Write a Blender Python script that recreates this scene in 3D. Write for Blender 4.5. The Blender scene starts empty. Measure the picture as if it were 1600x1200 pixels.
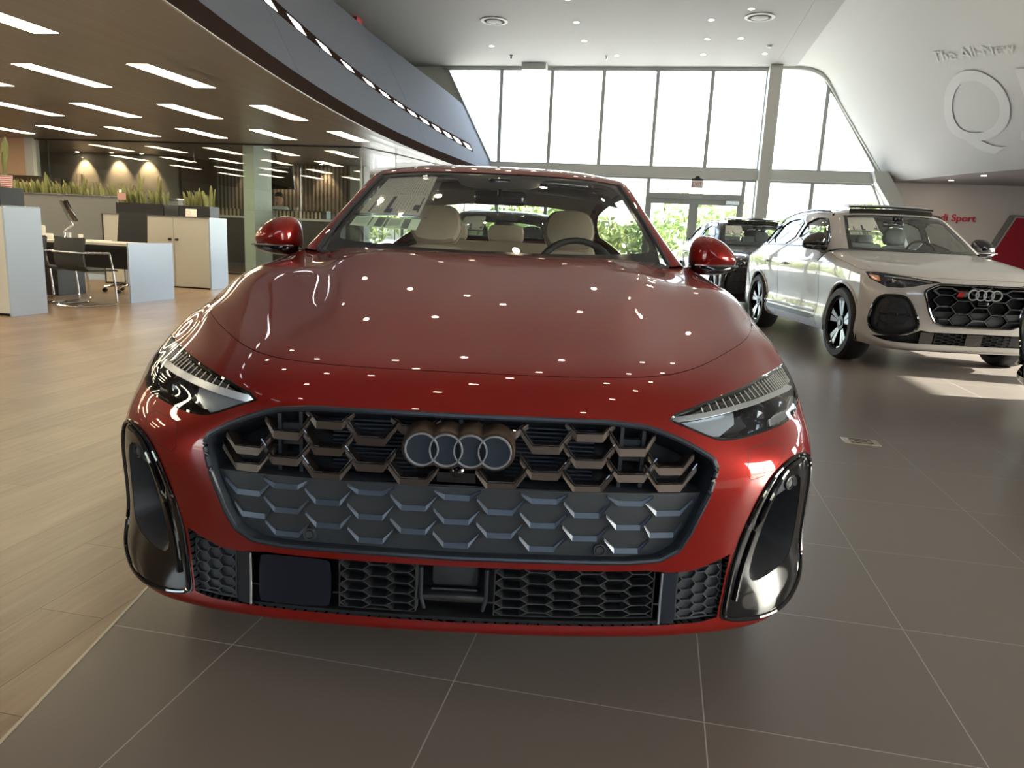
import bpy, bmesh, math, random
import numpy as np
from mathutils import Vector, Matrix, Euler
from mathutils.geometry import delaunay_2d_cdt
random.seed(7); rng = np.random.default_rng(7)
scene = bpy.context.scene
col = scene.collection
PI = math.pi
def R(d): return d*PI/180

# ---------------------------------------------------------------- camera
def make_camera():
    f, yaw, pitch, roll, h = 1150.0, 0.1916, 0.1962, 0.04745, 1.0941
    fw = Vector((-math.sin(yaw)*math.cos(pitch), math.cos(yaw)*math.cos(pitch), -math.sin(pitch)))
    right = Vector((math.cos(yaw), math.sin(yaw), 0)); up = right.cross(fw)
    r = math.cos(roll)*right + math.sin(roll)*up
    u = -math.sin(roll)*right + math.cos(roll)*up
    cd = bpy.data.cameras.new('camera'); cam = bpy.data.objects.new('camera', cd); col.objects.link(cam)
    cd.sensor_width = 36; cd.lens = 36*f/1600; cd.clip_start = .02; cd.clip_end = 400
    cam.matrix_world = Matrix(((r.x, u.x, -fw.x, 0), (r.y, u.y, -fw.y, 0), (r.z, u.z, -fw.z, h), (0, 0, 0, 1)))
    scene.camera = cam
make_camera()

# ---------------------------------------------------------------- sky, sun, exposure
world = bpy.data.worlds.new('sky'); scene.world = world; world.use_nodes = True
nt = world.node_tree; nt.nodes.clear()
sky = nt.nodes.new('ShaderNodeTexSky'); sky.sky_type = 'NISHITA'; sky.sun_disc = False
sky.sun_elevation = R(26); sky.sun_rotation = R(90); sky.air_density = 1.0; sky.dust_density = 1.6; sky.ozone_density = 1.0
hs = nt.nodes.new('ShaderNodeHueSaturation'); hs.inputs['Saturation'].default_value = .62
bg = nt.nodes.new('ShaderNodeBackground'); bg.inputs['Strength'].default_value = 1.7
wo = nt.nodes.new('ShaderNodeOutputWorld')
nt.links.new(sky.outputs[0], hs.inputs['Color']); nt.links.new(hs.outputs[0], bg.inputs['Color']); nt.links.new(bg.outputs[0], wo.inputs['Surface'])
sd = bpy.data.lights.new('sun', 'SUN'); sd.energy = 40; sd.angle = R(.6); sd.color = (1, .95, .86)
sun = bpy.data.objects.new('sun', sd); col.objects.link(sun)
sun.rotation_euler = Vector((-.91, .0, -.392)).to_track_quat('-Z', 'Y').to_euler()
scene.view_settings.view_transform = 'Standard'; scene.view_settings.look = 'None'
scene.view_settings.gamma = 1; scene.view_settings.use_curve_mapping = False
scene.view_settings.exposure = 0.2
scene.cycles.max_bounces = 10; scene.cycles.transparent_max_bounces = 24; scene.cycles.glossy_bounces = 6
scene.cycles.diffuse_bounces = 5
scene.cycles.sample_clamp_indirect = 8
try: scene.cycles.use_denoising = True
except Exception: pass

# ---------------------------------------------------------------- materials
def mat(name, color=(.8,.8,.8), rough=.5, metal=0., coat=0., spec=.5, emit=None, strength=0., bump=None, noise=None, coatrough=.03, ior=1.5):
    m = bpy.data.materials.new(name); m.use_nodes = True; t = m.node_tree; b = t.nodes['Principled BSDF']
    b.inputs['Base Color'].default_value = (*color, 1); b.inputs['Roughness'].default_value = rough
    b.inputs['Metallic'].default_value = metal; b.inputs['Coat Weight'].default_value = coat
    b.inputs['Coat Roughness'].default_value = coatrough; b.inputs['Specular IOR Level'].default_value = spec
    b.inputs['IOR'].default_value = ior
    if emit: b.inputs['Emission Color'].default_value = (*emit, 1); b.inputs['Emission Strength'].default_value = strength
    if noise:   # (scale, colour2, detail)
        tc = t.nodes.new('ShaderNodeTexCoord'); n = t.nodes.new('ShaderNodeTexNoise'); n.inputs['Scale'].default_value = noise[0]
        n.inputs['Detail'].default_value = 6
        mp = t.nodes.new('ShaderNodeMapping'); mp.inputs['Scale'].default_value = noise[2] if len(noise) > 2 else (1,1,1)
        rp = t.nodes.new('ShaderNodeMix'); rp.data_type = 'RGBA'; rp.inputs['A'].default_value = (*color,1); rp.inputs['B'].default_value = (*noise[1],1)
        t.links.new(tc.outputs['Object'], mp.inputs[0]); t.links.new(mp.outputs[0], n.inputs['Vector'])
        t.links.new(n.outputs['Fac'], rp.inputs['Factor']); t.links.new(rp.outputs['Result'], b.inputs['Base Color'])
    if bump:    # (scale, strength)
        tc = t.nodes.new('ShaderNodeTexCoord'); n = t.nodes.new('ShaderNodeTexNoise'); n.inputs['Scale'].default_value = bump[0]
        bp = t.nodes.new('ShaderNodeBump'); bp.inputs['Strength'].default_value = bump[1]; bp.inputs['Distance'].default_value = .01
        t.links.new(tc.outputs['Object'], n.inputs['Vector']); t.links.new(n.outputs['Fac'], bp.inputs['Height']); t.links.new(bp.outputs[0], b.inputs['Normal'])
    return m
def thin_glass(name, tint=(1,1,1), ior=1.5, rough=0.0, extra=0.0):
    m = bpy.data.materials.new(name); m.use_nodes = True; t = m.node_tree; t.nodes.clear()
    o = t.nodes.new('ShaderNodeOutputMaterial'); tr = t.nodes.new('ShaderNodeBsdfTransparent'); gl = t.nodes.new('ShaderNodeBsdfGlossy')
    tr.inputs[0].default_value = (*tint, 1); gl.inputs['Roughness'].default_value = rough; gl.inputs[0].default_value = (1,1,1,1)
    fr = t.nodes.new('ShaderNodeFresnel'); fr.inputs[0].default_value = ior
    ge = t.nodes.new('ShaderNodeNewGeometry'); iv = t.nodes.new('ShaderNodeMath'); iv.operation = 'MULTIPLY_ADD'
    # back faces: keep the same fresnel as front
    io = t.nodes.new('ShaderNodeMix'); io.data_type = 'FLOAT'; io.inputs['A'].default_value = ior; io.inputs['B'].default_value = 1/ior
    t.links.new(ge.outputs['Backfacing'], io.inputs['Factor'])
    t.links.new(io.outputs[0], fr.inputs[0])
    iv.inputs[1].default_value = 1.15; iv.inputs[2].default_value = extra; iv.use_clamp = True
    t.links.new(fr.outputs[0], iv.inputs[0])
    mx = t.nodes.new('ShaderNodeMixShader'); t.links.new(iv.outputs[0], mx.inputs[0]); t.links.new(tr.outputs[0], mx.inputs[1]); t.links.new(gl.outputs[0], mx.inputs[2])
    t.links.new(mx.outputs[0], o.inputs[0]); return m
def emat(name, color, s): 
    m = bpy.data.materials.new(name); m.use_nodes = True; t = m.node_tree; t.nodes.clear()
    o = t.nodes.new('ShaderNodeOutputMaterial'); e = t.nodes.new('ShaderNodeEmission'); e.inputs[0].default_value = (*color,1); e.inputs[1].default_value = s
    t.links.new(e.outputs[0], o.inputs[0]); return m

M = {}
def carpaint(name, c, c2, metal=.55, rough=.32, flake=True):
    m = mat(name, c, rough, metal, coat=1.0, coatrough=.008)
    m.node_tree.nodes['Principled BSDF'].inputs['Coat IOR'].default_value = 1.52; m.node_tree.nodes['Principled BSDF'].inputs['Specular IOR Level'].default_value = .08
    m.node_tree.nodes['Principled BSDF'].inputs['Base Color'].default_value = (*[c[i]*.7+c2[i]*.3 for i in range(3)], 1)
    return m
M['red'] = carpaint('red metallic paint', (.255,.009,.006), (.10,.004,.003), metal=.45, rough=.36)
M['white'] = carpaint('glacier white paint', (.60,.575,.545), (.46,.44,.415), metal=.1, rough=.4)
M['blackpaint'] = carpaint('black paint', (.012,.012,.014), (.006,.006,.008), metal=.3, rough=.3)
M['greypaint'] = carpaint('dark grey paint', (.05,.055,.06), (.02,.022,.024), metal=.5, rough=.3)
M['gloss'] = mat('gloss black plastic', (.004,.004,.005), .02, ior=1.75)
M['satin'] = mat('satin black frame', (.028,.034,.045), .30, metal=.35)
M['matte'] = mat('matte black plastic', (.026,.027,.031), .46, bump=(900,.08))
M['matte2'] = mat('slate grey textured plastic', (.030,.034,.040), .42)
M['relief'] = mat('blue grey satin relief', (.050,.064,.090), .32, metal=.4)
M['bronze'] = mat('bronze satin grille', (.066,.045,.034), .36, metal=.55)
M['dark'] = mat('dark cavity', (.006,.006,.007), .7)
M['ringsilver'] = mat('satin silver', (.72,.74,.77), .28, metal=.55)
M['chrome'] = mat('chrome', (.8,.82,.85), .06, metal=1)
M['darkchrome'] = mat('dark chrome ring', (.34,.36,.40), .2, metal=.5)
M['radar'] = mat('radar cover', (.008,.010,.018), .22)
M['badgeface'] = mat('badge face', (.035,.045,.065), .32, metal=.4)
M['rubber'] = mat('tyre rubber', (.012,.012,.013), .6)
M['glass'] = thin_glass('car glass', (.92,.95,.935), 1.5)
M['sideglass'] = thin_glass('side glass', (.55,.60,.58), 1.5)
M['lens'] = thin_glass('headlight lens', (.93,.95,.97), 1.5)
M['frit'] = mat('black frit', (.012,.011,.011), .12)
M['beige'] = mat('beige leather', (.58,.46,.35), .5, bump=(300,.1))
M['beige2'] = mat('beige leather piping', (.36,.28,.20), .55)
M['dash'] = mat('dashboard black', (.02,.02,.021), .5)
M['greyleather'] = mat('grey leather', (.20,.21,.22), .55)
M['amber'] = mat('amber reflector', (.7,.16,.02), .2, coat=1)
M['silver'] = mat('brushed silver', (.55,.57,.60), .25, metal=.9)
M['paper'] = mat('sticker paper', (.93,.89,.80), .7)
M['papergreen'] = mat('green sticker paper', (.78,.93,.70), .7)
M['print'] = mat('printed ink', (.06,.06,.065), .6)
M['printblue'] = mat('blue ink', (.05,.08,.28), .6)
M['plastic'] = thin_glass('clear sleeve', (.86,.86,.84), 1.45, .08, .06)
# ---------------------------------------------------------------- object helpers
def link(name, me, parent=None):
    o = bpy.data.objects.new(name, me); col.objects.link(o)
    if parent is not None: o.parent = parent
    return o
def tag(o, label=None, cat=None, group=None, kind=None):
    if label: o['label'] = label
    if cat: o['category'] = cat
    if group: o['group'] = group
    if kind: o['kind'] = kind
    return o
def thing(name, loc, rz, label, cat, group=None):
    o = bpy.data.objects.new(name, None); col.objects.link(o); o.empty_display_size = .1
    o.location = loc; o.rotation_euler = (0, 0, rz); return tag(o, label, cat, group)
class MB:
    """collects boxes, tubes and prisms for one mesh"""
    def __init__(s): s.v = []; s.f = []; s.sm = []
    def add(s, v, f, smooth=False):
        b = len(s.v); s.v += [tuple(map(float, p)) for p in v]; s.f += [tuple(i+b for i in q) for q in f]; s.sm += [smooth]*len(f); return s
    def box(s, c, d, rot=None):
        x, y, z = d[0]/2, d[1]/2, d[2]/2
        v = [Vector((a, b, e)) for a in (-x, x) for b in (-y, y) for e in (-z, z)]
        if rot is not None: v = [rot @ p for p in v]
        v = [p+Vector(c) for p in v]
        return s.add(v, [(0,1,3,2),(4,6,7,5),(0,4,5,1),(2,3,7,6),(0,2,6,4),(1,5,7,3)])
    def b2(s, a, b):
        return s.box([(a[i]+b[i])/2 for i in range(3)], [abs(b[i]-a[i]) for i in range(3)])
    def rbox(s, c, d, r=.01, rot=None, seg=2):
        bm = bmesh.new(); bmesh.ops.create_cube(bm, size=1)
        for v in bm.verts: v.co = Vector((v.co.x*d[0], v.co.y*d[1], v.co.z*d[2]))
        bmesh.ops.bevel(bm, geom=list(bm.edges), offset=min(r, min(d)*.49), segments=seg, profile=.5, affect='EDGES')
        if rot is not None: bmesh.ops.transform(bm, matrix=rot.to_4x4() if hasattr(rot, 'to_4x4') else rot, verts=bm.verts)
        vs = [v.co+Vector(c) for v in bm.verts]; bm.verts.index_update()
        fs = [[v.index for v in f.verts] for f in bm.faces]; bm.free(); return s.add(vs, fs, True)
    def tube(s, path, r, n=8, closed=False, flat=None, caps=True):
        P = [Vector(p) for p in path]; m = len(P); rs = r if hasattr(r, '__len__') else [r]*m
        vs = []; up = Vector((0, 0, 1))
        for i in range(m):
            a = P[(i-1) % m] if (closed or i > 0) else P[0]; b = P[(i+1) % m] if (closed or i < m-1) else P[-1]
            t = (b-a).normalized(); 
            ref = up if abs(t.z) < .95 else Vector((0, 1, 0))
            x = t.cross(ref).normalized(); y = x.cross(t).normalized()
            for k in range(n):
                an = 2*PI*k/n; vs.append(P[i]+x*math.cos(an)*rs[i]+y*math.sin(an)*rs[i]*(flat or 1))
        fs = []
        for i in range(m if closed else m-1):
            j = (i+1) % m
            for k in range(n): l = (k+1) % n; fs.append((i*n+k, i*n+l, j*n+l, j*n+k))
        if not closed and caps: fs += [tuple(range(n))[::-1], tuple(range((m-1)*n, m*n))]
        return s.add(vs, fs, True)
    def cyl(s, c, r, h, axis='z', n=24, r2=None):
        r2 = r if r2 is None else r2; vs = []
        for k, (rr, hh) in enumerate(((r, -h/2), (r2, h/2))):
            for i in range(n):
                a = 2*PI*i/n; p = (rr*math.cos(a), rr*math.sin(a), hh)
                if axis == 'y': p = (p[0], p[2], p[1])
                if axis == 'x': p = (p[2], p[0], p[1])
                vs.append((c[0]+p[0], c[1]+p[1], c[2]+p[2]))
        fs = [(i, (i+1) % n, n+(i+1) % n, n+i) for i in range(n)]
        s.add(vs, fs, True); return s.add(vs, [tuple(range(n))[::-1], tuple(range(n, 2*n))])
    def lathe(s, prof, c=(0,0,0), axis='z', n=32):
        vs = []; m = len(prof)
        for i in range(n):
            a = 2*PI*i/n
            for r, h in prof:
                p = (r*math.cos(a), r*math.sin(a), h)
                if axis == 'y': p = (p[0], p[2], p[1])
                if axis == 'x': p = (p[2], p[0], p[1])
                vs.append((c[0]+p[0], c[1]+p[1], c[2]+p[2]))
        fs = [(i*m+k, ((i+1) % n)*m+k, ((i+1) % n)*m+k+1, i*m+k+1) for i in range(n) for k in range(m-1)]
        return s.add(vs, fs, True)
    def prism(s, poly, y0, y1, plane='xz'):
        n = len(poly)
        def P(p, y): return (p[0], y, p[1]) if plane == 'xz' else ((p[0], p[1], y) if plane == 'xy' else (y, p[0], p[1]))
        v = [P(p, y0) for p in poly]+[P(p, y1) for p in poly]
        return s.add(v, [(i, (i+1) % n, n+(i+1) % n, n+i) for i in range(n)]+[tuple(range(n))[::-1], tuple(range(n, 2*n))])
    def grid(s, P, smooth=True, closed_u=False):
        P = np.asarray(P); a, b = P.shape[:2]
        f = [(i*b+j, (i+1)*b+j, (i+1)*b+j+1, i*b+j+1) for i in range(a-1) for j in range(b-1)]
        if closed_u: f += [((a-1)*b+j, j, j+1, (a-1)*b+j+1) for j in range(b-1)]
        return s.add(P.reshape(-1, 3), f, smooth)
    def build(s, name, m, parent=None, fix=True, sharp=None):
        me = bpy.data.meshes.new(name); me.from_pydata(s.v, [], s.f); me.materials.append(m)
        me.polygons.foreach_set('use_smooth', s.sm)
        if fix:
            bm = bmesh.new(); bm.from_mesh(me); bmesh.ops.recalc_face_normals(bm, faces=bm.faces); bm.to_mesh(me); bm.free()
        if any(s.sm):
            try: me.set_sharp_from_angle(angle=R(sharp or 40))
            except Exception: pass
        return link(name, me, parent)
def copy_tree(o, parent=None):
    c = o.copy(); col.objects.link(c)
    if parent is not None: c.parent = parent
    for ch in [x for x in bpy.data.objects if x.parent == o]: copy_tree(ch, c)
    return c
def text_mesh(body, size, m, name, parent=None, depth=.002, xscale=1.0):
    cu = bpy.data.curves.new(name, 'FONT'); cu.body = body; cu.size = size; cu.extrude = depth; cu.align_x = 'LEFT'
    o = bpy.data.objects.new(name+'_c', cu); col.objects.link(o)
    dg = bpy.context.evaluated_depsgraph_get(); me = bpy.data.meshes.new_from_object(o.evaluated_get(dg))
    bpy.data.objects.remove(o); bpy.data.curves.remove(cu)
    me.materials.clear(); me.materials.append(m)
    if xscale != 1:
        for v in me.vertices: v.co.x *= xscale
    me.name = name
    return link(name, me, parent)
def chaikin(p, n=2, closed=True):
    p = np.asarray(p, float)
    for _ in range(n):
        if closed:
            q = np.roll(p, -1, 0); a = p*.75+q*.25; b = p*.25+q*.75; p = np.stack([a, b], 1).reshape(-1, p.shape[1])
        else:
            q = p[1:]; a = p[:-1]*.75+q*.25; b = p[:-1]*.25+q*.75
            p = np.concatenate([p[:1], np.stack([a, b], 1).reshape(-1, p.shape[1]), p[-1:]])
    return p
def resample(p, d, closed=True):
    p = np.asarray(p, float); out = []
    n = len(p)
    for i in range(n if closed else n-1):
        a, b = p[i], p[(i+1) % n]; k = max(1, int(math.ceil(np.linalg.norm(b-a)/d)))
        out += [a+(b-a)*j/k for j in range(k)]
    if not closed: out.append(p[-1])
    return np.array(out)
def inside(pts, poly):
    x, y = pts[:, 0], pts[:, 1]; r = np.zeros(len(pts), bool); n = len(poly)
    for i in range(n):
        x1, y1 = poly[i]; x2, y2 = poly[(i+1) % n]
        if y1 == y2: continue
        c = ((y1 > y) != (y2 > y)) & (x < (x2-x1)*(y-y1)/(y2-y1)+x1); r ^= c
    return r
def symm(h):
    """closed loop from a half outline that starts and ends on the centre line"""
    h = np.asarray(h, float); m = h[::-1].copy(); m[:, 0] *= -1
    if abs(h[-1, 0]) < 1e-9: m = m[1:]
    if abs(h[0, 0]) < 1e-9: m = m[:-1]
    return np.concatenate([h, m])
def mir(p): q = np.asarray(p, float)[::-1].copy(); q[:, 0] *= -1; return q

def _second(n):
    # natural cubic spline second-derivative matrix for unit spacing
    A=np.zeros((n,n));B=np.zeros((n,n));A[0,0]=A[-1,-1]=1
    for i in range(1,n-1):
        A[i,i-1]=1;A[i,i]=4;A[i,i+1]=1
        B[i,i-1]=6;B[i,i]=-12;B[i,i+1]=6
    return np.linalg.solve(A,B)
class Surf:
    """smooth skin through rows of points, mirrored about x=0"""
    def __init__(s,rows,fn=None,smooth=0):
        P=np.array(rows,float); M=P[:,:0:-1].copy(); M[:,:,0]*=-1
        s.P=np.concatenate([M,P],1); s.nv,s.nu=s.P.shape[:2]; s.U=P.shape[1]-1; s.V=s.nv-1
        for _ in range(smooth):
            Q=s.P.copy()
            Q[1:-1]=s.P[1:-1]*.5+(s.P[:-2]+s.P[2:])*.25
            s.P=Q
        s.Mu=_second(s.nu); s.Mv=_second(s.nv); s.fn=fn
    def basis(s,t,n,M):
        t=np.clip(t,0,n-1); i=np.clip(np.floor(t).astype(int),0,n-2); b=t-i;a=1-b
        W=((a**3-a)/6)[:,None]*M[i]+((b**3-b)/6)[:,None]*M[i+1]
        k=np.arange(len(t)); W[k,i]+=a; W[k,i+1]+=b
        return W
    def ev(s,uv):
        uv=np.atleast_2d(np.asarray(uv,float))
        Bu=s.basis(uv[:,0]+s.U,s.nu,s.Mu); Bv=s.basis(uv[:,1],s.nv,s.Mv)
        p=np.einsum('ni,nj,jic->nc',Bu,Bv,s.P)
        if s.fn is not None: p=s.fn(p,uv)
        return p
    def nrm(s,uv,e=.02):
        uv=np.atleast_2d(np.asarray(uv,float))
        a=s.ev(np.c_[np.minimum(uv[:,0]+e,s.U),uv[:,1]])-s.ev(np.c_[np.maximum(uv[:,0]-e,-s.U),uv[:,1]])
        b=s.ev(np.c_[uv[:,0],np.minimum(uv[:,1]+e,s.V)])-s.ev(np.c_[uv[:,0],np.maximum(uv[:,1]-e,0)])
        n=np.cross(a,b); return n/np.linalg.norm(n,axis=1)[:,None]
    def inv(s,q,ax,guess=None,dom=None):
        """u,v of points given by two of their coordinates (ax=(0,2) or (0,1)); dom=(u0,u1,v0,v1)"""
        u0,u1,v0,v1=dom or (0,s.U,0,s.V)
        g=np.stack(np.meshgrid(np.linspace(u0,u1,60),np.linspace(v0,v1,90)),-1).reshape(-1,2)
        G=s.ev(g)[:,ax]; out=[]
        for p in np.asarray(q,float):
            w=g[((G-p)**2).sum(1).argmin()].copy()
            for _ in range(12):
                f=s.ev([w])[0][list(ax)]-p
                J=np.stack([(s.ev([w+[1e-3,0]])[0][list(ax)]-f-p)/1e-3,(s.ev([w+[0,1e-3]])[0][list(ax)]-f-p)/1e-3],1)
                try: d=np.linalg.solve(J,-f)
                except Exception: break
                d=np.clip(d,-.3,.3); w=w+d; w[0]=min(max(w[0],u0-.01),u1); w[1]=min(max(w[1],v0),v1)
                if abs(d).max()<1e-5: break
            out.append(w)
        return np.array(out)
def panel(name, S, outer, holes=(), m=None, parent=None, du=.12, dv=.12, off=0., flange=.0, hflange=None, bd=None, flip=1):
    """a trimmed piece of skin S: outline and holes in its own u,v; edges turned in by flange"""
    bd = bd or min(du, dv)*.7
    loops = [resample(outer, bd)]+[resample(h, bd) for h in holes]
    o = np.asarray(outer); lo, hi = o.min(0), o.max(0)
    g = np.stack(np.meshgrid(np.arange(lo[0]+du*.37, hi[0], du), np.arange(lo[1]+dv*.41, hi[1], dv)), -1).reshape(-1, 2)
    k = inside(g, loops[0])
    for h in loops[1:]: k &= ~inside(g, h)
    g = g[k]; B = np.concatenate(loops)
    if len(g):
        near = np.zeros(len(g), bool)
        for i in range(0, len(B), 200): near |= (((g[:, None]-B[None, i:i+200])/np.array([du, dv]))**2).sum(-1).min(1) < .16
        g = g[~near]
    V = np.concatenate([B, g]); E = []; b = 0
    for l in loops:
        n = len(l); E += [(b+i, b+(i+1) % n) for i in range(n)]; b += n
    vs, _, fs, ov, _, _ = delaunay_2d_cdt([Vector(v) for v in V], E, [], 0, 1e-6)
    W = np.array([tuple(v) for v in vs]); F = np.array([list(f) for f in fs])
    C = W[F].mean(1); k = inside(C, loops[0])
    for h in loops[1:]: k &= ~inside(C, h)
    F = F[k]
    N = S.nrm(W); P = S.ev(W)+N*off
    # consistent winding
    fn = np.cross(P[F[:, 1]]-P[F[:, 0]], P[F[:, 2]]-P[F[:, 0]]); bad = (fn*N[F[:, 0]]).sum(1) < 0
    F[bad] = F[bad][:, ::-1]
    vv = [tuple(p) for p in P]; nn = [tuple(q) for q in N]; ff = [tuple(int(i) for i in f) for f in F]
    for li, l in enumerate(loops):
        fl = flange if li == 0 else (hflange if hflange is not None else flange)
        if not fl: continue
        p = S.ev(l); q = S.nrm(l); n = len(l); a = p+q*off; c = a-q*fl
        t = np.roll(p, -1, 0)-np.roll(p, 1, 0); sgn = np.cross(t, q); sgn /= (np.linalg.norm(sgn, axis=1)[:, None]+1e-9)
        b0 = len(vv); vv += [tuple(x) for x in a]+[tuple(x) for x in c]; nn += [tuple(x) for x in sgn]*2
        for i in range(n):
            j = (i+1) % n; ff.append((b0+i, b0+j, b0+n+j, b0+n+i))
    me = bpy.data.meshes.new(name); me.from_pydata(vv, [], ff); me.materials.append(m)
    me.polygons.foreach_set('use_smooth', [True]*len(ff))
    me.normals_split_custom_set_from_vertices(nn)
    return link(name, me, parent)
def on(S, uv, off=0.):
    uv = np.atleast_2d(np.asarray(uv, float)); return S.ev(uv)+S.nrm(uv)*off
def strip(S, path, w, off=0.002, off0=None):
    """MB with a ribbon of width w (metres) lying on S along the u,v path, raised by off"""
    path = np.asarray(path, float); p = S.ev(path); n = S.nrm(path); t = np.gradient(p, axis=0)
    b = np.cross(t, n); b /= np.linalg.norm(b, axis=1)[:, None]
    w = np.asarray(w)*np.ones(len(p)); o0 = off if off0 is None else off0
    G = np.stack([p-b*w[:, None]/2+n*(o0-.003), p-b*w[:, None]/2+n*o0, p+b*w[:, None]/2+n*off, p+b*w[:, None]/2+n*(off-.003)], 1)
    mb = MB(); mb.grid(G, True); return mb
CAR_ROWS = [[[0.0, 0.15, 0.167],
 [0.22, 0.155, 0.167],
 [0.44, 0.175, 0.167],
 [0.608, 0.215, 0.169],
 [0.731, 0.27, 0.174],
 [0.815, 0.33, 0.184],
 [0.865, 0.4, 0.197],
 [0.898, 0.48, 0.212],
 [0.906, 0.56, 0.212]],
 [[0.0, 0.029, 0.192],
 [0.22, 0.034, 0.192],
 [0.44, 0.0529, 0.192],
 [0.6088, 0.086, 0.194],
 [0.7376, 0.1332, 0.202],
 [0.822, 0.206, 0.217],
 [0.872, 0.286, 0.237],
 [0.907, 0.395, 0.252],
 [0.9126, 0.54, 0.252]],
 [[0.0, 0.011, 0.237],
 [0.22, 0.016, 0.237],
 [0.44, 0.0341, 0.238],
 [0.6048, 0.0654, 0.242],
 [0.7296, 0.1058, 0.252],
 [0.817, 0.172, 0.272],
 [0.874, 0.252, 0.297],
 [0.907, 0.3654, 0.312],
 [0.9126, 0.535, 0.312]],
 [[0.0, 0.01, 0.36],
 [0.22, 0.015, 0.36],
 [0.44, 0.0348, 0.36],
 [0.6016, 0.0742, 0.362],
 [0.7232, 0.1284, 0.365],
 [0.819, 0.201, 0.37],
 [0.876, 0.283, 0.375],
 [0.906, 0.3972, 0.38],
 [0.9102, 0.525, 0.38]],
 [[0.0, 0.0, 0.5],
 [0.22, 0.004, 0.5],
 [0.44, 0.0246, 0.5],
 [0.6, 0.063, 0.5],
 [0.72, 0.118, 0.5],
 [0.82, 0.196, 0.5],
 [0.878, 0.281, 0.5],
 [0.905, 0.398, 0.5],
 [0.909, 0.53, 0.5]],
 [[0.0, 0.005, 0.61],
 [0.22, 0.01, 0.61],
 [0.44, 0.0308, 0.61],
 [0.6, 0.069, 0.61],
 [0.72, 0.123, 0.608],
 [0.815, 0.2, 0.605],
 [0.874, 0.285, 0.602],
 [0.903, 0.406, 0.6],
 [0.913, 0.58, 0.59]],
 [[0.0, 0.025, 0.69],
 [0.22, 0.03, 0.69],
 [0.44, 0.0562, 0.69],
 [0.6, 0.109, 0.688],
 [0.715, 0.18, 0.685],
 [0.81, 0.262, 0.68],
 [0.868, 0.352, 0.68],
 [0.9, 0.466, 0.675],
 [0.922, 0.68, 0.655]],
 [[0.0, 0.06, 0.738],
 [0.22, 0.065, 0.738],
 [0.44, 0.095, 0.738],
 [0.595, 0.155, 0.738],
 [0.71, 0.225, 0.738],
 [0.795, 0.31, 0.736],
 [0.852, 0.4, 0.735],
 [0.897, 0.535, 0.735],
 [0.934, 0.8, 0.7]],
 [[0.0, 0.13, 0.785],
 [0.22, 0.137, 0.785],
 [0.42, 0.175, 0.785],
 [0.57, 0.25, 0.7858],
 [0.68, 0.345, 0.7914],
 [0.765, 0.44, 0.7948],
 [0.825, 0.535, 0.7972],
 [0.898, 0.68, 0.798],
 [0.944, 0.92, 0.72]],
 [[0.0, 0.3, 0.826],
 [0.22, 0.305, 0.826],
 [0.43, 0.335, 0.825],
 [0.5804, 0.4, 0.8248],
 [0.6912, 0.485, 0.8304],
 [0.7724, 0.57, 0.8378],
 [0.8336, 0.67, 0.8392],
 [0.909, 0.82, 0.821],
 [0.947, 1.02, 0.725]],
 [[0.0, 0.52, 0.872],
 [0.22, 0.525, 0.872],
 [0.43, 0.545, 0.87],
 [0.5908, 0.59, 0.8696],
 [0.7024, 0.66, 0.8738],
 [0.7848, 0.74, 0.8796],
 [0.8472, 0.84, 0.8774],
 [0.915, 0.97, 0.85],
 [0.947, 1.12, 0.727]],
 [[0.0, 0.78, 0.923],
 [0.22, 0.782, 0.923],
 [0.43, 0.795, 0.921],
 [0.6012, 0.825, 0.92],
 [0.7136, 0.875, 0.923],
 [0.7972, 0.94, 0.927],
 [0.8608, 1.02, 0.923],
 [0.918, 1.13, 0.882],
 [0.945, 1.24, 0.73]],
 [[0.0, 1.02, 0.97],
 [0.22, 1.022, 0.97],
 [0.43, 1.035, 0.968],
 [0.6012, 1.06, 0.9662],
 [0.7186, 1.1, 0.9666],
 [0.8022, 1.155, 0.9662],
 [0.8658, 1.22, 0.9558],
 [0.915, 1.3, 0.904],
 [0.939, 1.38, 0.735]],
 [[0.0, 1.2, 1.005],
 [0.22, 1.205, 1.005],
 [0.43, 1.225, 1.004],
 [0.611, 1.28, 0.9912],
 [0.723, 1.34, 0.9916],
 [0.806, 1.39, 0.9882],
 [0.866, 1.44, 0.9738],
 [0.914, 1.49, 0.922],
 [0.9395, 1.54, 0.745]],
 [[0.0, 1.32, 1.02],
 [0.22, 1.33, 1.02],
 [0.43, 1.37, 1.022],
 [0.6206, 1.45, 1.0166],
 [0.7318, 1.52, 1.0228],
 [0.8036, 1.58, 1.0166],
 [0.8624, 1.62, 0.9934],
 [0.91, 1.66, 0.936],
 [0.9385, 1.7, 0.75]]]
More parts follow.
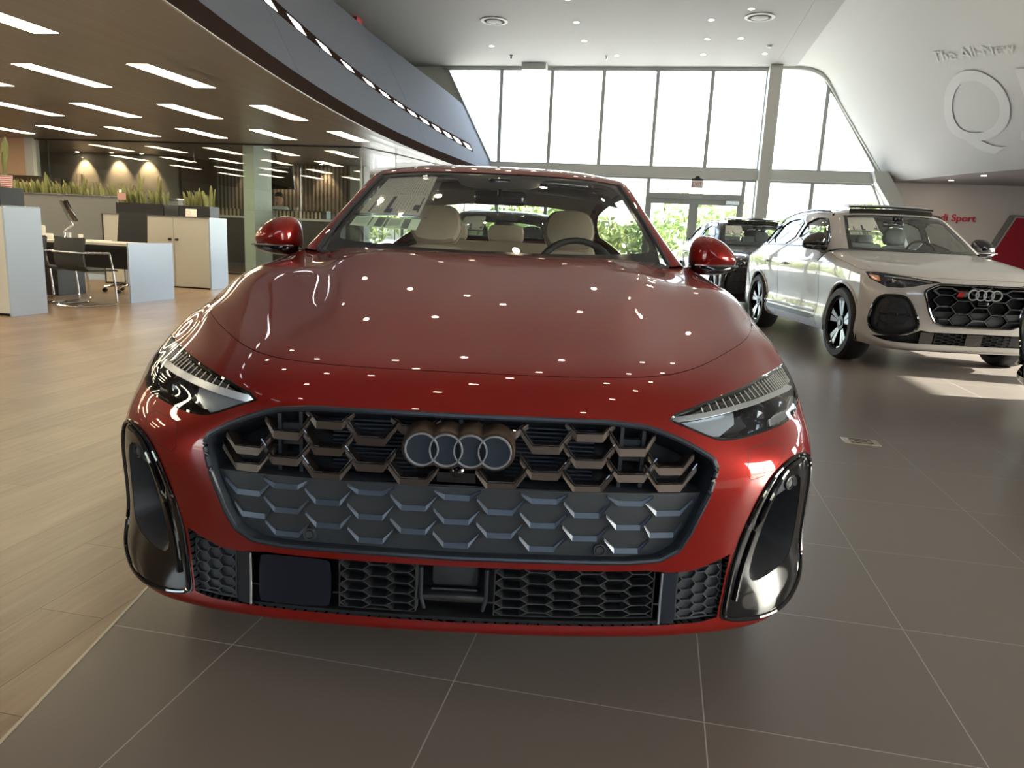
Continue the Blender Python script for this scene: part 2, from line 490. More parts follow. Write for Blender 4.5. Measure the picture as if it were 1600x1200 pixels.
# ---------------------------------------------------------------- red sedan: skins
GH_ROWS = [
 [(0,1.26,.985),(.25,1.27,.987),(.5,1.34,.997),(.70,1.45,1.008),(.765,1.50,1.012),(.80,1.60,.995),(.82,1.68,.975),(.838,1.72,.955),(.86,1.75,.935)],
 [(0,1.47,1.125),(.23,1.48,1.125),(.46,1.53,1.13),(.645,1.62,1.135),(.70,1.67,1.13),(.745,1.75,1.09),(.785,1.8,1.03),(.82,1.85,.985),(.86,1.88,.94)],
 [(0,1.69,1.258),(.21,1.70,1.258),(.42,1.73,1.256),(.59,1.80,1.25),(.645,1.84,1.24),(.695,1.93,1.185),(.755,1.98,1.10),(.81,2.02,1.015),(.86,2.05,.945)],
 [(0,1.91,1.372),(.2,1.915,1.371),(.39,1.935,1.365),(.54,1.975,1.352),(.60,2.0,1.338),(.66,2.08,1.28),(.735,2.12,1.17),(.80,2.15,1.05),(.86,2.18,.95)],
 [(0,2.15,1.425),(.2,2.15,1.423),(.38,2.16,1.415),(.52,2.18,1.398),(.585,2.2,1.38),(.65,2.28,1.315),(.73,2.3,1.19),(.80,2.32,1.06),(.86,2.34,.955)],
 [(0,2.6,1.444),(.2,2.6,1.442),(.38,2.6,1.435),(.52,2.6,1.418),(.59,2.6,1.395),(.655,2.62,1.325),(.735,2.63,1.19),(.805,2.64,1.06),(.865,2.65,.96)],
 [(0,3.1,1.425),(.2,3.1,1.423),(.38,3.1,1.416),(.51,3.1,1.40),(.58,3.1,1.378),(.645,3.1,1.315),(.73,3.1,1.19),(.805,3.1,1.06),(.87,3.1,.97)],
 [(0,3.55,1.355),(.2,3.55,1.353),(.37,3.55,1.347),(.50,3.55,1.333),(.56,3.55,1.315),(.62,3.55,1.265),(.71,3.55,1.165),(.80,3.52,1.06),(.875,3.5,.98)],
 [(0,4.0,1.225),(.19,4.0,1.223),(.36,4.0,1.218),(.49,3.98,1.21),(.56,3.96,1.20),(.62,3.93,1.175),(.71,3.90,1.12),(.80,3.87,1.05),(.87,3.85,.985)],
 [(0,4.40,1.09),(.19,4.40,1.09),(.37,4.39,1.088),(.52,4.37,1.083),(.61,4.34,1.075),(.68,4.30,1.062),(.75,4.27,1.04),(.81,4.24,1.01),(.865,4.2,.975)],
 [(0,4.72,1.05),(.19,4.72,1.05),(.37,4.71,1.048),(.54,4.68,1.042),(.65,4.64,1.032),(.72,4.60,1.02),(.78,4.56,1.0),(.82,4.52,.98),(.85,4.47,.95)],
]
def side_rows(arch2, L, wb_r, zb, zs, wmax, tail):
    return None
SIDE_ROWS = [   # from the front wheel arch back and round the tail: belt -> sill
 [(.937,1.24,.74),(.935,1.25,.66),(.925,1.25,.56),(.92,1.25,.46),(.915,1.25,.36),(.89,1.25,.26),(.85,1.25,.19)],
 [(.925,1.46,.82),(.932,1.47,.70),(.925,1.47,.58),(.915,1.47,.46),(.92,1.47,.36),(.90,1.47,.26),(.86,1.47,.18)],
 [(.875,1.72,.93),(.905,1.75,.84),(.912,1.75,.70),(.900,1.75,.52),(.915,1.75,.38),(.905,1.75,.27),(.86,1.75,.18)],
 [(.872,2.2,.945),(.905,2.2,.86),(.910,2.2,.72),(.895,2.2,.53),(.915,2.2,.38),(.908,2.2,.27),(.86,2.2,.18)],
 [(.878,2.8,.96),(.908,2.8,.87),(.912,2.8,.73),(.898,2.8,.54),(.915,2.8,.39),(.908,2.8,.27),(.86,2.8,.18)],
 [(.888,3.3,.975),(.918,3.3,.88),(.926,3.3,.74),(.915,3.3,.57),(.920,3.3,.40),(.91,3.3,.28),(.86,3.3,.18)],
 [(.885,3.8,.985),(.925,3.8,.90),(.938,3.8,.76),(.935,3.8,.60),(.925,3.8,.42),(.91,3.8,.30),(.86,3.8,.2)],
 [(.870,4.2,.98),(.912,4.22,.90),(.925,4.25,.77),(.925,4.25,.60),(.915,4.25,.44),(.90,4.25,.32),(.85,4.25,.22)],
 [(.845,4.48,.955),(.875,4.52,.89),(.885,4.56,.78),(.885,4.58,.62),(.88,4.58,.46),(.865,4.56,.34),(.82,4.54,.24)],
 [(.74,4.64,1.0),(.76,4.70,.90),(.77,4.75,.78),(.77,4.78,.62),(.765,4.78,.47),(.75,4.75,.34),(.72,4.70,.25)],
 [(.42,4.73,1.045),(.43,4.77,.92),(.43,4.80,.79),(.43,4.83,.62),(.43,4.82,.47),(.42,4.78,.34),(.42,4.72,.25)],
 [(0,4.74,1.05),(0,4.78,.93),(0,4.81,.80),(0,4.84,.62),(0,4.83,.47),(0,4.79,.34),(0,4.73,.25)],
]
class HalfSurf(Surf):
    """one side only; u = index down the section, v = index along the rows; side=-1 mirrors it"""
    def __init__(s, rows, side=1):
        s.P = np.array(rows, float); s.P[:, :, 0] *= side; s.nv, s.nu = s.P.shape[:2]; s.U = s.nu-1; s.V = s.nv-1
        s.Mu = _second(s.nu); s.Mv = _second(s.nv); s.fn = None; s.side = side
    def ev(s, uv):
        uv = np.atleast_2d(np.asarray(uv, float))
        return np.einsum('ni,nj,jic->nc', s.basis(uv[:, 0], s.nu, s.Mu), s.basis(uv[:, 1], s.nv, s.Mv), s.P)
    def nrm(s, uv, e=.02):
        uv = np.atleast_2d(np.asarray(uv, float)); a0 = np.minimum(uv[:, 0]+e, s.U); a1 = np.maximum(uv[:, 0]-e, 0)
        b0 = np.minimum(uv[:, 1]+e, s.V); b1 = np.maximum(uv[:, 1]-e, 0)
        n = np.cross(s.ev(np.c_[a0, uv[:, 1]])-s.ev(np.c_[a1, uv[:, 1]]), s.ev(np.c_[uv[:, 0], b0])-s.ev(np.c_[uv[:, 0], b1]))
        return n*(s.side)/np.linalg.norm(n, axis=1)[:, None]
def hood_fn(p, uv):
    # raised centre of the bonnet: a soft step whose edge runs from the screen corner towards the nose
    v = uv[:, 1]; fade = np.clip((v-8.3)/2.5, 0, 1); fade = fade*fade*(3-2*fade)
    xc = .36+.235*np.clip(p[:, 1]-.2, -.3, 1.2); d = (xc-np.abs(p[:, 0]))/.024
    q = p.copy(); q[:, 2] += fade*(.021/(1+np.exp(-np.clip(d, -30, 30)))-.011)
    return q
GRILLE = [(0,6.28),(.85,6.29),(1.45,6.26),(1.85,6.10),(2.30,5.66),(2.76,5.19),(2.83,4.97),(2.72,4.40),(2.50,3.70),(2.36,3.40),(2.12,3.23),(1.75,3.19),(.86,3.19),(0,3.18)]
def chaik0(p):
    p = np.asarray(p, float); out = [p[0]]
    for i in range(1, len(p)-1): out += [p[i]*.85+p[i-1]*.15, p[i]*.97+(p[i-1]+p[i+1])*.015, p[i]*.85+p[i+1]*.15]
    return np.array(out+[p[-1]])
def grille_outline():
    h = np.array(GRILLE); c = chaik0(h); return symm(c)
LAMP = chaikin([(2.02,6.50),(2.83,7.19),(4.3,7.57),(5.8,7.66),(6.85,7.55),(6.74,7.14),(6.45,6.75),(5.5,6.43),(4.7,6.0),(3.6,5.74),(3.05,5.66),(2.76,5.72),(2.36,6.09)], 1)
BLADE = np.array([(2.15,6.44),(2.75,6.66),(3.9,7.04),(5.2,7.16),(6.3,7.10)])
TRIM = chaikin([(5.55,4.99),(5.1,5.13),(4.4,4.99),(3.96,4.69),(3.62,3.98),(3.32,3.2),(3.12,2.14),(3.13,1.93),(3.25,1.85),(3.52,1.76),(4.1,1.66),(5.0,1.55),(5.72,1.85),(5.9,2.4),(5.72,3.6),(5.72,4.7)], 2)
DUCT = chaikin([(4.97,4.56),(4.52,4.63),(4.26,4.47),(4.0,3.8),(3.70,2.9),(3.74,2.66),(4.0,2.63),(4.92,2.83),(5.1,3.2),(5.04,4.24)], 1)
SLOT = chaikin([(4.40,4.18),(4.72,4.22),(4.82,3.18),(4.46,3.3)], 1)
INTAKE = [(0,3.03),(1.5,3.03),(1.97,3.04),(2.3,2.99),(2.6,3.0),(2.83,3.07),(3.27,3.22),(3.10,2.2),(3.08,1.99),(2.76,1.90),(2.2,1.89),(1,1.89),(0,1.87)]
HOOD = [(0,8.0),(.85,7.99),(1.74,8.0),(2.3,8.06),(2.75,8.2),(3.3,8.42),(3.87,8.68),(4.6,8.97),(5.3,9.22),(5.9,9.5),(6.25,9.85),(6.42,10.4),(6.45,11.2),(6.35,12.2),(6.1,13),(5.5,13.45),(4.5,13.8),(3,13.93),(0,13.97)]

def chevron(mb, cx, cz, w, f, h, th, y0, depth, gy, rise=.0, seg=(0, 1, 2, 3), tipth=.55):
    """a U shaped bar: flat foot with two legs rising outwards, its front face at gy(x)+y0"""
    pts = [(-w/2, h), (-f/2, 0), (f/2, 0), (w/2, h)]; tt = [th*tipth, th, th, th*tipth]; V = []
    for (px, pz), t in zip(pts, tt):
        x = cx+px; z = cz+pz; y = gy(x, z)+y0
        nx = 0
        V += [(x, y, z-t*.5), (x, y+.004, z+t*.5), (x, y+depth, z+t*.5+rise), (x, y+depth, z-t*.5+rise)]
    F = []
    for i in range(3):
        a = i*4; b = a+4
        F += [(a, b, b+1, a+1), (a+1, b+1, b+2, a+2), (a+2, b+2, b+3, a+3), (a+3, b+3, b, a)]
    F += [(0, 1, 2, 3), (15, 14, 13, 12)]
    mb.add(V, F)
def hexmesh(S, parent, name, m, umin, umax, vlo, vhi, nu, nv, off, depth, wire=.0035, keep=None, ucs=None):
    """honeycomb of thin deep walls between u,v limits, following skin S"""
    mb = MB(); su = (umax-umin)/(nu*1.5+.5); sv = (vhi-vlo)/nv
    seen = set()
    for i in range(-1, nu+1):
        for j in range(-1, nv+1):
            cu = umin+su*(1+1.5*i); cv = vlo+sv*(j+.5+(.5 if i % 2 else 0))
            P = [(cu+su, cv), (cu+su/2, cv+sv/2), (cu-su/2, cv+sv/2), (cu-su, cv), (cu-su/2, cv-sv/2), (cu+su/2, cv-sv/2)]
            for k in range(6):
                a, b = P[k], P[(k+1) % 6]; key = tuple(sorted([(round(a[0], 3), round(a[1], 3)), (round(b[0], 3), round(b[1], 3))]))
                if key in seen: continue
                seen.add(key)
                a = (min(max(a[0], umin), umax), min(max(a[1], vlo), vhi)); b = (min(max(b[0], umin), umax), min(max(b[1], vlo), vhi))
                if abs(a[0]-b[0])+abs(a[1]-b[1]) < 1e-4: continue
                if keep is not None and not (keep(a) and keep(b)): continue
                p = on(S, [a, b], off); n = S.nrm([a, b]); q = p-n*depth
                t = p[1]-p[0]; w = np.cross(t, n[0]); w = w/np.linalg.norm(w)*wire/2
                V = [p[0]-w, p[0]+w, p[1]+w, p[1]-w, q[0]-w, q[0]+w, q[1]+w, q[1]-w]
                mb.add(V, [(0,1,2,3), (0,4,5,1), (2,6,7,3), (1,5,6,2), (0,3,7,4)])
    return mb.build(name, m, parent, fix=False)

def wheel(parent, x, y, z, r, w, side, m_face, style='double', name='wheel'):
    """tyre as the part, rim, spokes, disc and caliper as its pieces; side=-1 for the x<0 flank"""
    mb = MB(); rim = r*.735
    prof = [(rim, -w*.42), (rim+.012, -w*.5), (r-.03, -w*.5), (r-.008, -w*.42), (r, -w*.32), (r, w*.32), (r-.008, w*.42), (r-.03, w*.5), (rim+.012, w*.5), (rim, w*.42)]
    mb.lathe(prof, (x, y, z), 'x', 56)
    for k in (-.2, -.07, .07, .2):
        mb.lathe([(r+.0005, w*(k-.012)), (r-.006, w*k), (r+.0005, w*(k+.012))], (x, y, z), 'x', 56)
    ty = mb.build(name, M['rubber'], parent)
    mb = MB(); fx = side*w*.40
    mb.lathe([(rim, fx), (rim-.008, fx+side*.006), (rim-.022, fx), (rim-.03, fx-side*.05), (rim-.035, -fx)], (x, y, z), 'x', 48)
    mb.cyl((x-side*w*.32, y, z), rim-.03, .01, 'x', 40)
    mb.build('rim', M['gloss'], ty)
    mb = MB(); mb.cyl((x-side*w*.1, y, z), rim*.62, .02, 'x', 40); mb.build('brake_disc', M['silver'], ty)
    mb = MB(); mb.rbox((x-side*w*.06, y+rim*.52, z+rim*.2), (.05, .07, .2), .015); mb.build('brake_caliper', mat_red, ty)
    # spokes: five forked blades with machined faces
    mbd = MB(); mbf = MB(); n = 5
    for i in range(n):
        a0 = 2*PI*i/n+.3
        for s2 in (-1, 1):
            def pt(rad, an, xx): return (x+xx, y+rad*math.cos(an), z+rad*math.sin(an))
            an_i = a0+s2*.10; an_o = a0+s2*.175
            wi, wo = .034, .075; R0, R1 = .055, rim-.012
            fi, fo = fx-side*.025, fx-side*.004
            A = [pt(R0, an_i-wi/R0*.5, fi), pt(R0, an_i+wi/R0*.5, fi), pt(R1, an_o+wo/R1*.5, fo), pt(R1, an_o-wo/R1*.5, fo)]
            B = [(p[0]-side*.045, p[1], p[2]) for p in A]
            mbd.add(A+B, [(0,1,2,3), (0,4,5,1), (1,5,6,2), (2,6,7,3), (3,7,4,0), (7,6,5,4)])
            e = side*.0015; c = [Vector(p) for p in A]; cc = sum(c, Vector())/4
            F = [(cc+(p-cc)*.72)+Vector((e, 0, 0)) for p in c]; mbf.add(F, [(0, 1, 2, 3)])
    mbd.cyl((x+fx-side*.04, y, z), .075, .05, 'x', 24)
    sp = mbd.build('spokes', M['gloss'], ty); mbf.build('spoke_face', m_face, ty)
    mb = MB(); mb.cyl((x+fx-side*.013, y, z), .032, .012, 'x', 24); mb.build('hub_cap', M['darkchrome'], ty)
    return ty
mat_red = mat('caliper red', (.5, .02, .02), .4)
def rings(parent, c, sp, ro, ri, depth, m, face=None, name='ring', yfn=None):
    """the four interlinked rings facing -y"""
    out = []
    for i in range(4):
        x = c[0]+(i-1.5)*sp; y = c[1]+(yfn(x) if yfn else 0)
        mb = MB(); mid = (ro+ri)/2; t = (ro-ri)/2
        mb.lathe([(mid-t, 0), (mid-t*.5, -depth), (mid+t*.5, -depth), (mid+t, 0)], (x, y, c[2]), 'y', 48)
        o = mb.build(name, m, parent); out.append(o)
        if face is not None:
            mb = MB(); mb.cyl((x, y+.001, c[2]), ri, .004, 'y', 40); mb.build('ring_face', face, parent)
    return out

def red_sedan(loc, rz, label, paint, detail=True, interior='beige'):
    car = thing('sedan_car', loc, rz, label, 'car')
    S = Surf(CAR_ROWS, hood_fn); G = Surf(GH_ROWS)
    gr = grille_outline(); hood = symm(chaikin(HOOD, 1, closed=False)); intake = symm(INTAKE)
    fine = .11 if detail else .3
    # --- painted panels
    hoodline = [p for p in chaikin(HOOD, 1, closed=False)]
    hl = [p for p in hoodline if not (p[1] > 13.9)]
    # bumper: below the hood line and in front of the lamps' outer tips
    seam = [(8, 6.9), (7.2, 7.3), (6.85, 7.55), (6.6, 8.4), (6.30, 9.72)]
    front_hl = [p for p in hl if p[1] < 9.72]
    half = [(0, 0), (8, 0)]+seam+[tuple(p) for p in front_hl[::-1]]
    bump = symm(half)
    holes = [gr, intake]+[h for q in (LAMP, TRIM) for h in (q, mir(q))]
    panel('front_bumper', S, bump, holes, paint, car, fine, fine, 0, flange=.0, hflange=.028)
    for s in (1, -1):
        rear = [tuple(p) for p in hl if p[1] >= 9.72]
        f = seam+rear+[(4.6, 14), (8, 14)]
        f = np.array(f) if s > 0 else mir(f)
        panel('front_fender', S, f, (), paint, car, fine*1.3, fine*1.3, 0, flange=.0)
    # bonnet, cut 2.5 mm inside the line
    hc = hood.copy(); c0 = np.array([0, 11.0]); hc = c0+(hc-c0)*np.array([.9955, .9935])
    panel('hood', S, hc, (), paint, car, fine, fine, 0, flange=.022)
    gap = panel('hood_gap', S, hood, (), M['dark'], car, .5, .5, -.016)
    # --- grille
    gxs = np.linspace(0, .62, 13); gzs = np.linspace(.37, .72, 9)
    GY = S.ev(S.inv([(a, b) for a in gxs for b in gzs], (0, 2), dom=(0, 4, 2.5, 7)))[:, 1].reshape(13, 9)
    def gyz(x, z):
        fx = min(max(abs(x)/.62*12, 0), 11.999); fz = min(max((z-.37)/.35*8, 0), 7.999); i, j = int(fx), int(fz); a, b = fx-i, fz-j
        return float((GY[i, j]*(1-a)+GY[i+1, j]*a)*(1-b)+(GY[i, j+1]*(1-a)+GY[i+1, j+1]*a)*b)
    def gy(x, z=.6): return gyz(x, z)
    g = bpy.data.objects.new('grille', None); col.objects.link(g); g.parent = car; g['label'] = 'wide hexagonal grille with bronze and blue-grey chevrons'
    P = on(S, resample(gr, .12), .001)
    mb = MB(); mb.tube(P, .0065, 8, closed=True)
    inner = np.array([0, 4.7])+(gr-np.array([0, 4.7]))*.985
    Q = on(S, resample(inner, .12), -.022); q2 = on(S, resample(inner, .12), -.09)
    mb.grid(np.stack([on(S, resample(inner, .12), 0.), Q, q2], 1), True, closed_u=True)
    mb.build('grille_frame', M['satin'], g)
    panel('radiator', S, gr, (), M['dark'], g, .4, .4, -.10)
    mb = MB()
    for k in range(14):
        z = .56+k*.0095
        for (x0, x1) in ((-.29, -.10), (.10, .30)): mb.b2((x0, .075, z), (x1, .08, z+.0035))
    mb.build('radiator_fins', M['relief'], g)['kind'] = 'stuff'
    sh = [((x-.004, gy(x)+.045, .54), (x+.004, gy(x)+.09, .70)) for x in (-.41, -.36, .36, .41, .0)]
    for s in (-1, 1): sh += [((s*.405, gy(.4)+.055, .61), (s*.355, gy(.4)+.06, .66)), ((s*.52, gy(.5)+.05, .545), (s*.42, gy(.5)+.055, .605))]
    for a, b in sh: mb = MB(); mb.b2(a, b); mb.build('shutter', M['matte2'], g)
    # lower closed panel
    low = np.array([p for p in resample(gr, .08) if p[1] < 4.44])
    lp = symm([(0, 4.42)]+[(2.69, 4.42)]+[tuple(p) for p in low if p[0] > 0 and p[1] < 4.40][::1]) if False else None
    right = sorted([tuple(p) for p in low if p[0] >= 0], key=lambda p: -p[1]); right = [p for p in right if p[1] > 3.20]
    poly = np.array([(0, 4.44)]+right+[(0, 3.185)]); poly = symm(poly)
    pan = panel('lower_panel', S, poly, (), M['matte2'], g, .2, .15, -.022, flange=.02)
    PX = .0965
    zo = [.676, .619, .562]; ze = [.647, .590]
    mb_all = []
    for k in range(-5, 6):
        cx = k*PX*(1.0 if abs(k) < 5 else .985)-.003
        zs = (zo if k % 2 else ze); 
        if abs(k) == 5: zs = [.606, .568]
        for i, z in enumerate(zs):
            if k in (0,) : continue
            if abs(k) == 1 and i == 1: continue
            mb = MB(); w = .112; h = .033
            if abs(k) == 5: w = .122 if i else .108; h = .042 if i else .030
            if abs(k) == 4 and i == 0: w = .104
            if abs(k) == 3 and i == 0: h = .026
            if abs(k) == 1 and i == 0: h = .020
            chevron(mb, cx, z-.0085, w, .058 if abs(k) < 5 else .05, h, .0175, .016, .045, gy)
            mb.build('chevron', M['bronze'], g)
            mb = MB(); 
            pts = [(-w/2, h+.002), (-.029, .0005), (.029, .0005), (w/2, h+.002)]
            mb.tube([(cx+a, gy(cx+a, z+b)+.0175, z+b+.0015) for a, b in pts], .0026, 6); mb.build('chevron_edge', M['gloss'], g)
    # bar under the open part
    mb = MB(); xs = np.linspace(-.545, .545, 41)
    mb.grid(np.stack([[(x, gy(x, .545)+.016, .545), (x, gy(x, .545)+.016, .549), (x, gy(x, .545)+.075, .552)] for x in xs]), False)
    mb.build('divider_bar', M['matte2'], g)
    # relief chevrons on the closed panel
    zo2 = [.494, .437]; ze2 = [.524, .466, .408]
    for k in range(-5, 6):
        zs = zo2 if k % 2 else ze2
        if abs(k) == 5: zs = [.500, .446]
        for i, z in enumerate(zs):
            cx = k*PX-.001; w = .104; f = .055
            if abs(k) == 5: cx *= .985 if i == 0 else .965; w = .112 if i == 0 else .090
            mb = MB(); chevron(mb, cx, z, w, f, 0.028 if z < .52 else .016, .0115, .0155, .012, gy, tipth=.45)
            mb.build('relief_chevron', M['relief'], g)
    # badge with camera
    bz, by = .640, -.008
    mb = MB(); xs = []
    hull = []
    def ringline(r):
        out = []
        for i in range(4):
            x = (i-1.5)*.0525
            for a in np.linspace(-PI/2, PI/2, 17):
                pass
        n = 72
        for k in range(n):
            a = 2*PI*k/n; d = Vector((math.cos(a), math.sin(a))); best = 0
            for i in range(4):
                cx = (i-1.5)*.0525; b = d.x*cx; disc = b*b-(cx*cx-r*r)
                if disc >= 0: best = max(best, b+math.sqrt(disc))
            out.append((d.x*best, d.y*best))
        return out
    L0 = ringline(.0415); L1 = ringline(.0445)
    mb.grid(np.array([[(a[0], by, bz+a[1]), (b[0], by+.006, bz+b[1]), (b[0]*1.0, by+.05, bz+b[1]+(.008 if b[1] > 0 else 0))] for a, b in zip(L0, L1)]), True, closed_u=True)
    mb.v.append((0, by, bz)); c = len(mb.v)-1
    for k in range(72): mb.f.append((k*3, ((k+1) % 72)*3, c)); mb.sm.append(False)
    bh = mb.build('badge_housing', M['bronze'], g)
    rings(g, (0, by-.0012, bz), .0525, .0375, .0325, .005, M['darkchrome'], M['badgeface'], 'badge_ring')
    mb = MB(); mb.lathe([(.0, -.012), (.006, -.012), (.0065, -.006), (.014, -.002), (.024, .01), (.026, .05)], (-.004, .015, .585), 'y', 24)
    mb.box((-.004, .035, .572), (.085, .045, .022)); mb.build('front_camera', M['gloss'], g)
    for x, z in ((-.335, .413), (.325, .410)):
        mb = MB(); mb.lathe([(0, -.004), (.0085, -.004), (.0088, -.001), (.0105, -.001), (.011, -.005), (.0145, -.005), (.016, .004)], (x, gy(x)+.021, z), 'y', 28)
        mb.build('parking_sensor', M['matte2'], g)
    # --- lower intake
    it = bpy.data.objects.new('lower_intake', None); col.objects.link(it); it.parent = car
    it['label'] = 'low black air intake with honeycomb mesh and a flat sensor plate'
    panel('intake_back', S, intake, (), M['dark'], it, .4, .3, -.12)
    P = [on(S, resample(intake, .12), o) for o in (.0, -.03, -.11)]
    mb = MB(); mb.grid(np.stack(P, 1), True, closed_u=True); mb.build('intake_duct', M['matte'], it)
    mb = MB(); P = on(S, resample(INTAKE[-4:], .1, closed=False), 0)   # lower ledge
    hexmesh(S, it, 'honeycomb', M['matte'], -1.22, -.42, 2.0, 2.98, 3, 5, -.025, .035, .0028)
    hexmesh(S, it, 'honeycomb', M['matte'], .42, 2.13, 2.0, 2.98, 6, 5, -.025, .035, .0028)
    for s in (1, -1):
        a, b = (2.42, 3.16)
        keep = lambda q: True
        def tr(q): return q
        lo_, hi_ = (a, b) if s > 0 else (-b, -a)
        sub = bpy.data.objects.new('side_intake_cover', None); col.objects.link(sub); sub.parent = it
        hexmesh(S, it, 'side_honeycomb', M['matte2'], lo_, hi_, 2.02, 3.02, 3, 5, -.010, .012, .003)
        bpy.data.objects.remove(sub)
        q = np.array([(a-.02, 2.96), (2.6, 2.97), (2.83, 3.04), (3.24, 3.18), (3.1, 2.2), (3.06, 1.98), (2.76, 1.92), (a-.02, 1.91)])
        panel('side_panel', S, q if s > 0 else mir(q), (), M['matte2'], it, .2, .2, -.020)
        # vertical post
        path = [(s*2.28, 1.92), (s*2.28, 2.3), (s*2.28, 2.7), (s*2.29, 2.98)]
        mb = strip(S, path, .034, .001, -.008); mb.build('intake_post', M['satin'], it)
        mb = MB(); mb.tube(on(S, [(s*2.17, 1.94), (s*2.17, 2.5), (s*2.17, 2.99)], .001), .0028, 6); mb.build('post_edge', M['darkchrome'], it)
    pl = chaikin([(-2.08, 2.10), (-2.0, 2.02), (-1.34, 2.06), (-1.28, 2.15), (-1.27, 2.92), (-1.33, 3.0), (-2.0, 2.99), (-2.07, 2.92)], 1)
    panel('radar_cover', S, pl, (), M['radar'], it, .2, .2, -.004, flange=.012)
    # tow bracket in the middle
    for x in (-.084, .080): mb = MB(); mb.tube(on(S, [(x/.24, 2.98), (x/.24, 2.45), (x*.9/.24, 2.2)], -.004), .0045, 8); mb.build('bracket_post', M['satin'], it)
    mb = MB(); mb.rbox((-.002, .085, .325), (.11, .05, .07), .01); mb.rbox((-.002, .07, .268), (.15, .05, .014), .005)
    mb.tube([(-.055, .05, .288), (.05, .05, .288)], .0028, 6); mb.build('bracket_plate', M['matte'], it)
    mb = strip(S, [(u, 1.93) for u in np.linspace(-2.15, 2.15, 40)], .012, -.012, -.004)
    mb.build('intake_sill', M['matte'], it)
    # --- side trims with air curtain ducts
    for s in (1, -1):
        T = TRIM if s > 0 else mir(TRIM); D = DUCT if s > 0 else mir(DUCT); Sl = SLOT if s > 0 else mir(SLOT)
        t0 = bpy.data.objects.new('air_curtain', None); col.objects.link(t0); t0.parent = car
        t0['label'] = 'gloss black blade-shaped trim around the side duct'
        cT = T.mean(0); T2 = cT+(T-cT)*np.array([.94, .975]); T3 = cT+(T-cT)*np.array([.80, .93]); 
        panel('trim_surround', S, T, [D], M['gloss'], t0, .12, .12, .0015, flange=.02, hflange=.02)
        mb = MB(); mb.tube(on(S, resample(T2, .1), .002), .0055, 8, closed=True); mb.build('trim_lip', M['gloss'], t0)
        # raised inner rib along the slanted side
        path = [(s*a, b) for a, b in ((3.40, 2.35), (3.52, 2.9), (3.80, 3.7), (4.12, 4.45), (4.42, 4.82), (5.0, 4.93))]
        mb = MB(); mb.tube(on(S, chaikin(path, 2, closed=False), .003), .0065, 8); mb.build('trim_rib', M['gloss'], t0)
        # duct: funnel going in and outwards to the slot
        n = 64; Dr = resample(D, .05); idx = np.linspace(0, len(Dr)-1, n).astype(int); Dr = Dr[idx]; c = np.array([s*4.62, 3.7])
        A = on(S, Dr, .0005); lay = [A]
        for kk, dep in ((.93, -.012), (.78, -.05), (.62, -.10)):
            lay.append(on(S, c+(Dr-c)*kk, dep))
        mb = MB(); mb.grid(np.stack(lay, 1), True, closed_u=True); mb.build('duct', M['matte'], t0)
        top = [p for p in chaikin([(4.97,4.56),(4.52,4.63),(4.27,4.47),(4.14,4.16),(4.35,4.22),(4.72,4.34),(5.02,4.26)], 1)]
        tp = np.array(top) if s > 0 else mir(top)
        sp = panel('sensor_plate', S, tp, (), M['satin'], t0, .12, .12, -.006, flange=.03)
        pc = on(S, [(s*4.62, 4.42)], -.004)[0]; nn = S.nrm([(s*4.62, 4.42)])[0]
        mb = MB(); q = Vector(nn).to_track_quat('Z', 'Y').to_matrix()
        mb.lathe([(0, .003), (.009, .003), (.010, .0), (.013, .0), (.0135, .004), (.0165, .003), (.0175, -.005)], (0, 0, 0), 'z', 28)
        mb.v = [tuple(q @ Vector(v)+Vector(pc)) for v in mb.v]; mb.build('side_sensor', M['matte2'], t0)
    # --- headlamps
    for s in (1, -1):
        Lp = LAMP if s > 0 else mir(LAMP)
        h = bpy.data.objects.new('headlight', None); col.objects.link(h); h.parent = car; h['label'] = 'swept headlight with a row of vertical light bars above a chrome blade'
        panel('lens', S, Lp, (), M['lens'], h, .15, .1, .0005)
        mb = MB(); P = on(S, resample(Lp, .1), -.004); mb.tube(P, .005, 6, closed=True)
        mb.grid(np.stack([on(S, resample(Lp, .1), -.001), on(S, resample(Lp, .1), -.03), on(S, Lp.mean(0)+(resample(Lp, .1)-Lp.mean(0))*.97, -.07)], 1), True, closed_u=True)
        mb.build('lamp_seal', M['gloss'], h)
        B = BLADE*np.array([s, 1])
        # upper band backing
        up = [(2.15,6.44)]+[tuple(p) for p in LAMP if p[1] > 6.9 and p[0] > 2.4 and p[0] < 6.84]
        U = np.array([(2.3,6.62),(2.83,7.10),(4.3,7.50),(5.8,7.60),(6.75,7.52),(6.62,7.12),(5.2,7.22),(3.9,7.10),(2.75,6.74)])
        panel('light_band', S, U if s > 0 else mir(U), (), M['slate'], h, .2, .1, -.018)
        mb = MB(); mb2 = MB()
        for k in range(24):
            t = (k+.6)/24; u = 2.55+t*(6.55-2.55)
            v1 = np.interp(u, [2.3,2.83,4.3,5.8,6.75], [6.62,7.10,7.50,7.60,7.52]); v0 = np.interp(u, [2.3,2.75,3.9,5.2,6.62], [6.6,6.74,7.10,7.22,7.12])+.02
            p = on(S, [(s*u, v0), (s*u, v1)], -.006); q = on(S, [(s*u, v0), (s*u, v1)], -.016)
            mb.tube([p[0], p[1]], .0016, 4)
            u2 = u+.075; p = on(S, [(s*u2, v0+.05), (s*u2, v0+.14), (s*u2, v1-.13), (s*u2, v1-.06)], -.013)
            mb2.tube([p[0], p[1]], .004, 4); mb2.tube([p[2], p[3]], .004, 4)
        mb.build('light_bars', M['lightbar'], h); mb2.build('led_cells', M['dark'], h)
        mb = strip(S, chaikin(B, 2, closed=False), np.interp(np.linspace(0, 1, len(chaikin(B, 2, closed=False))), [0,.1,.9,1], [.004,.015,.017,.012]), -.006, -.012)
        mb.build('chrome_blade', M['ringsilver'], h)
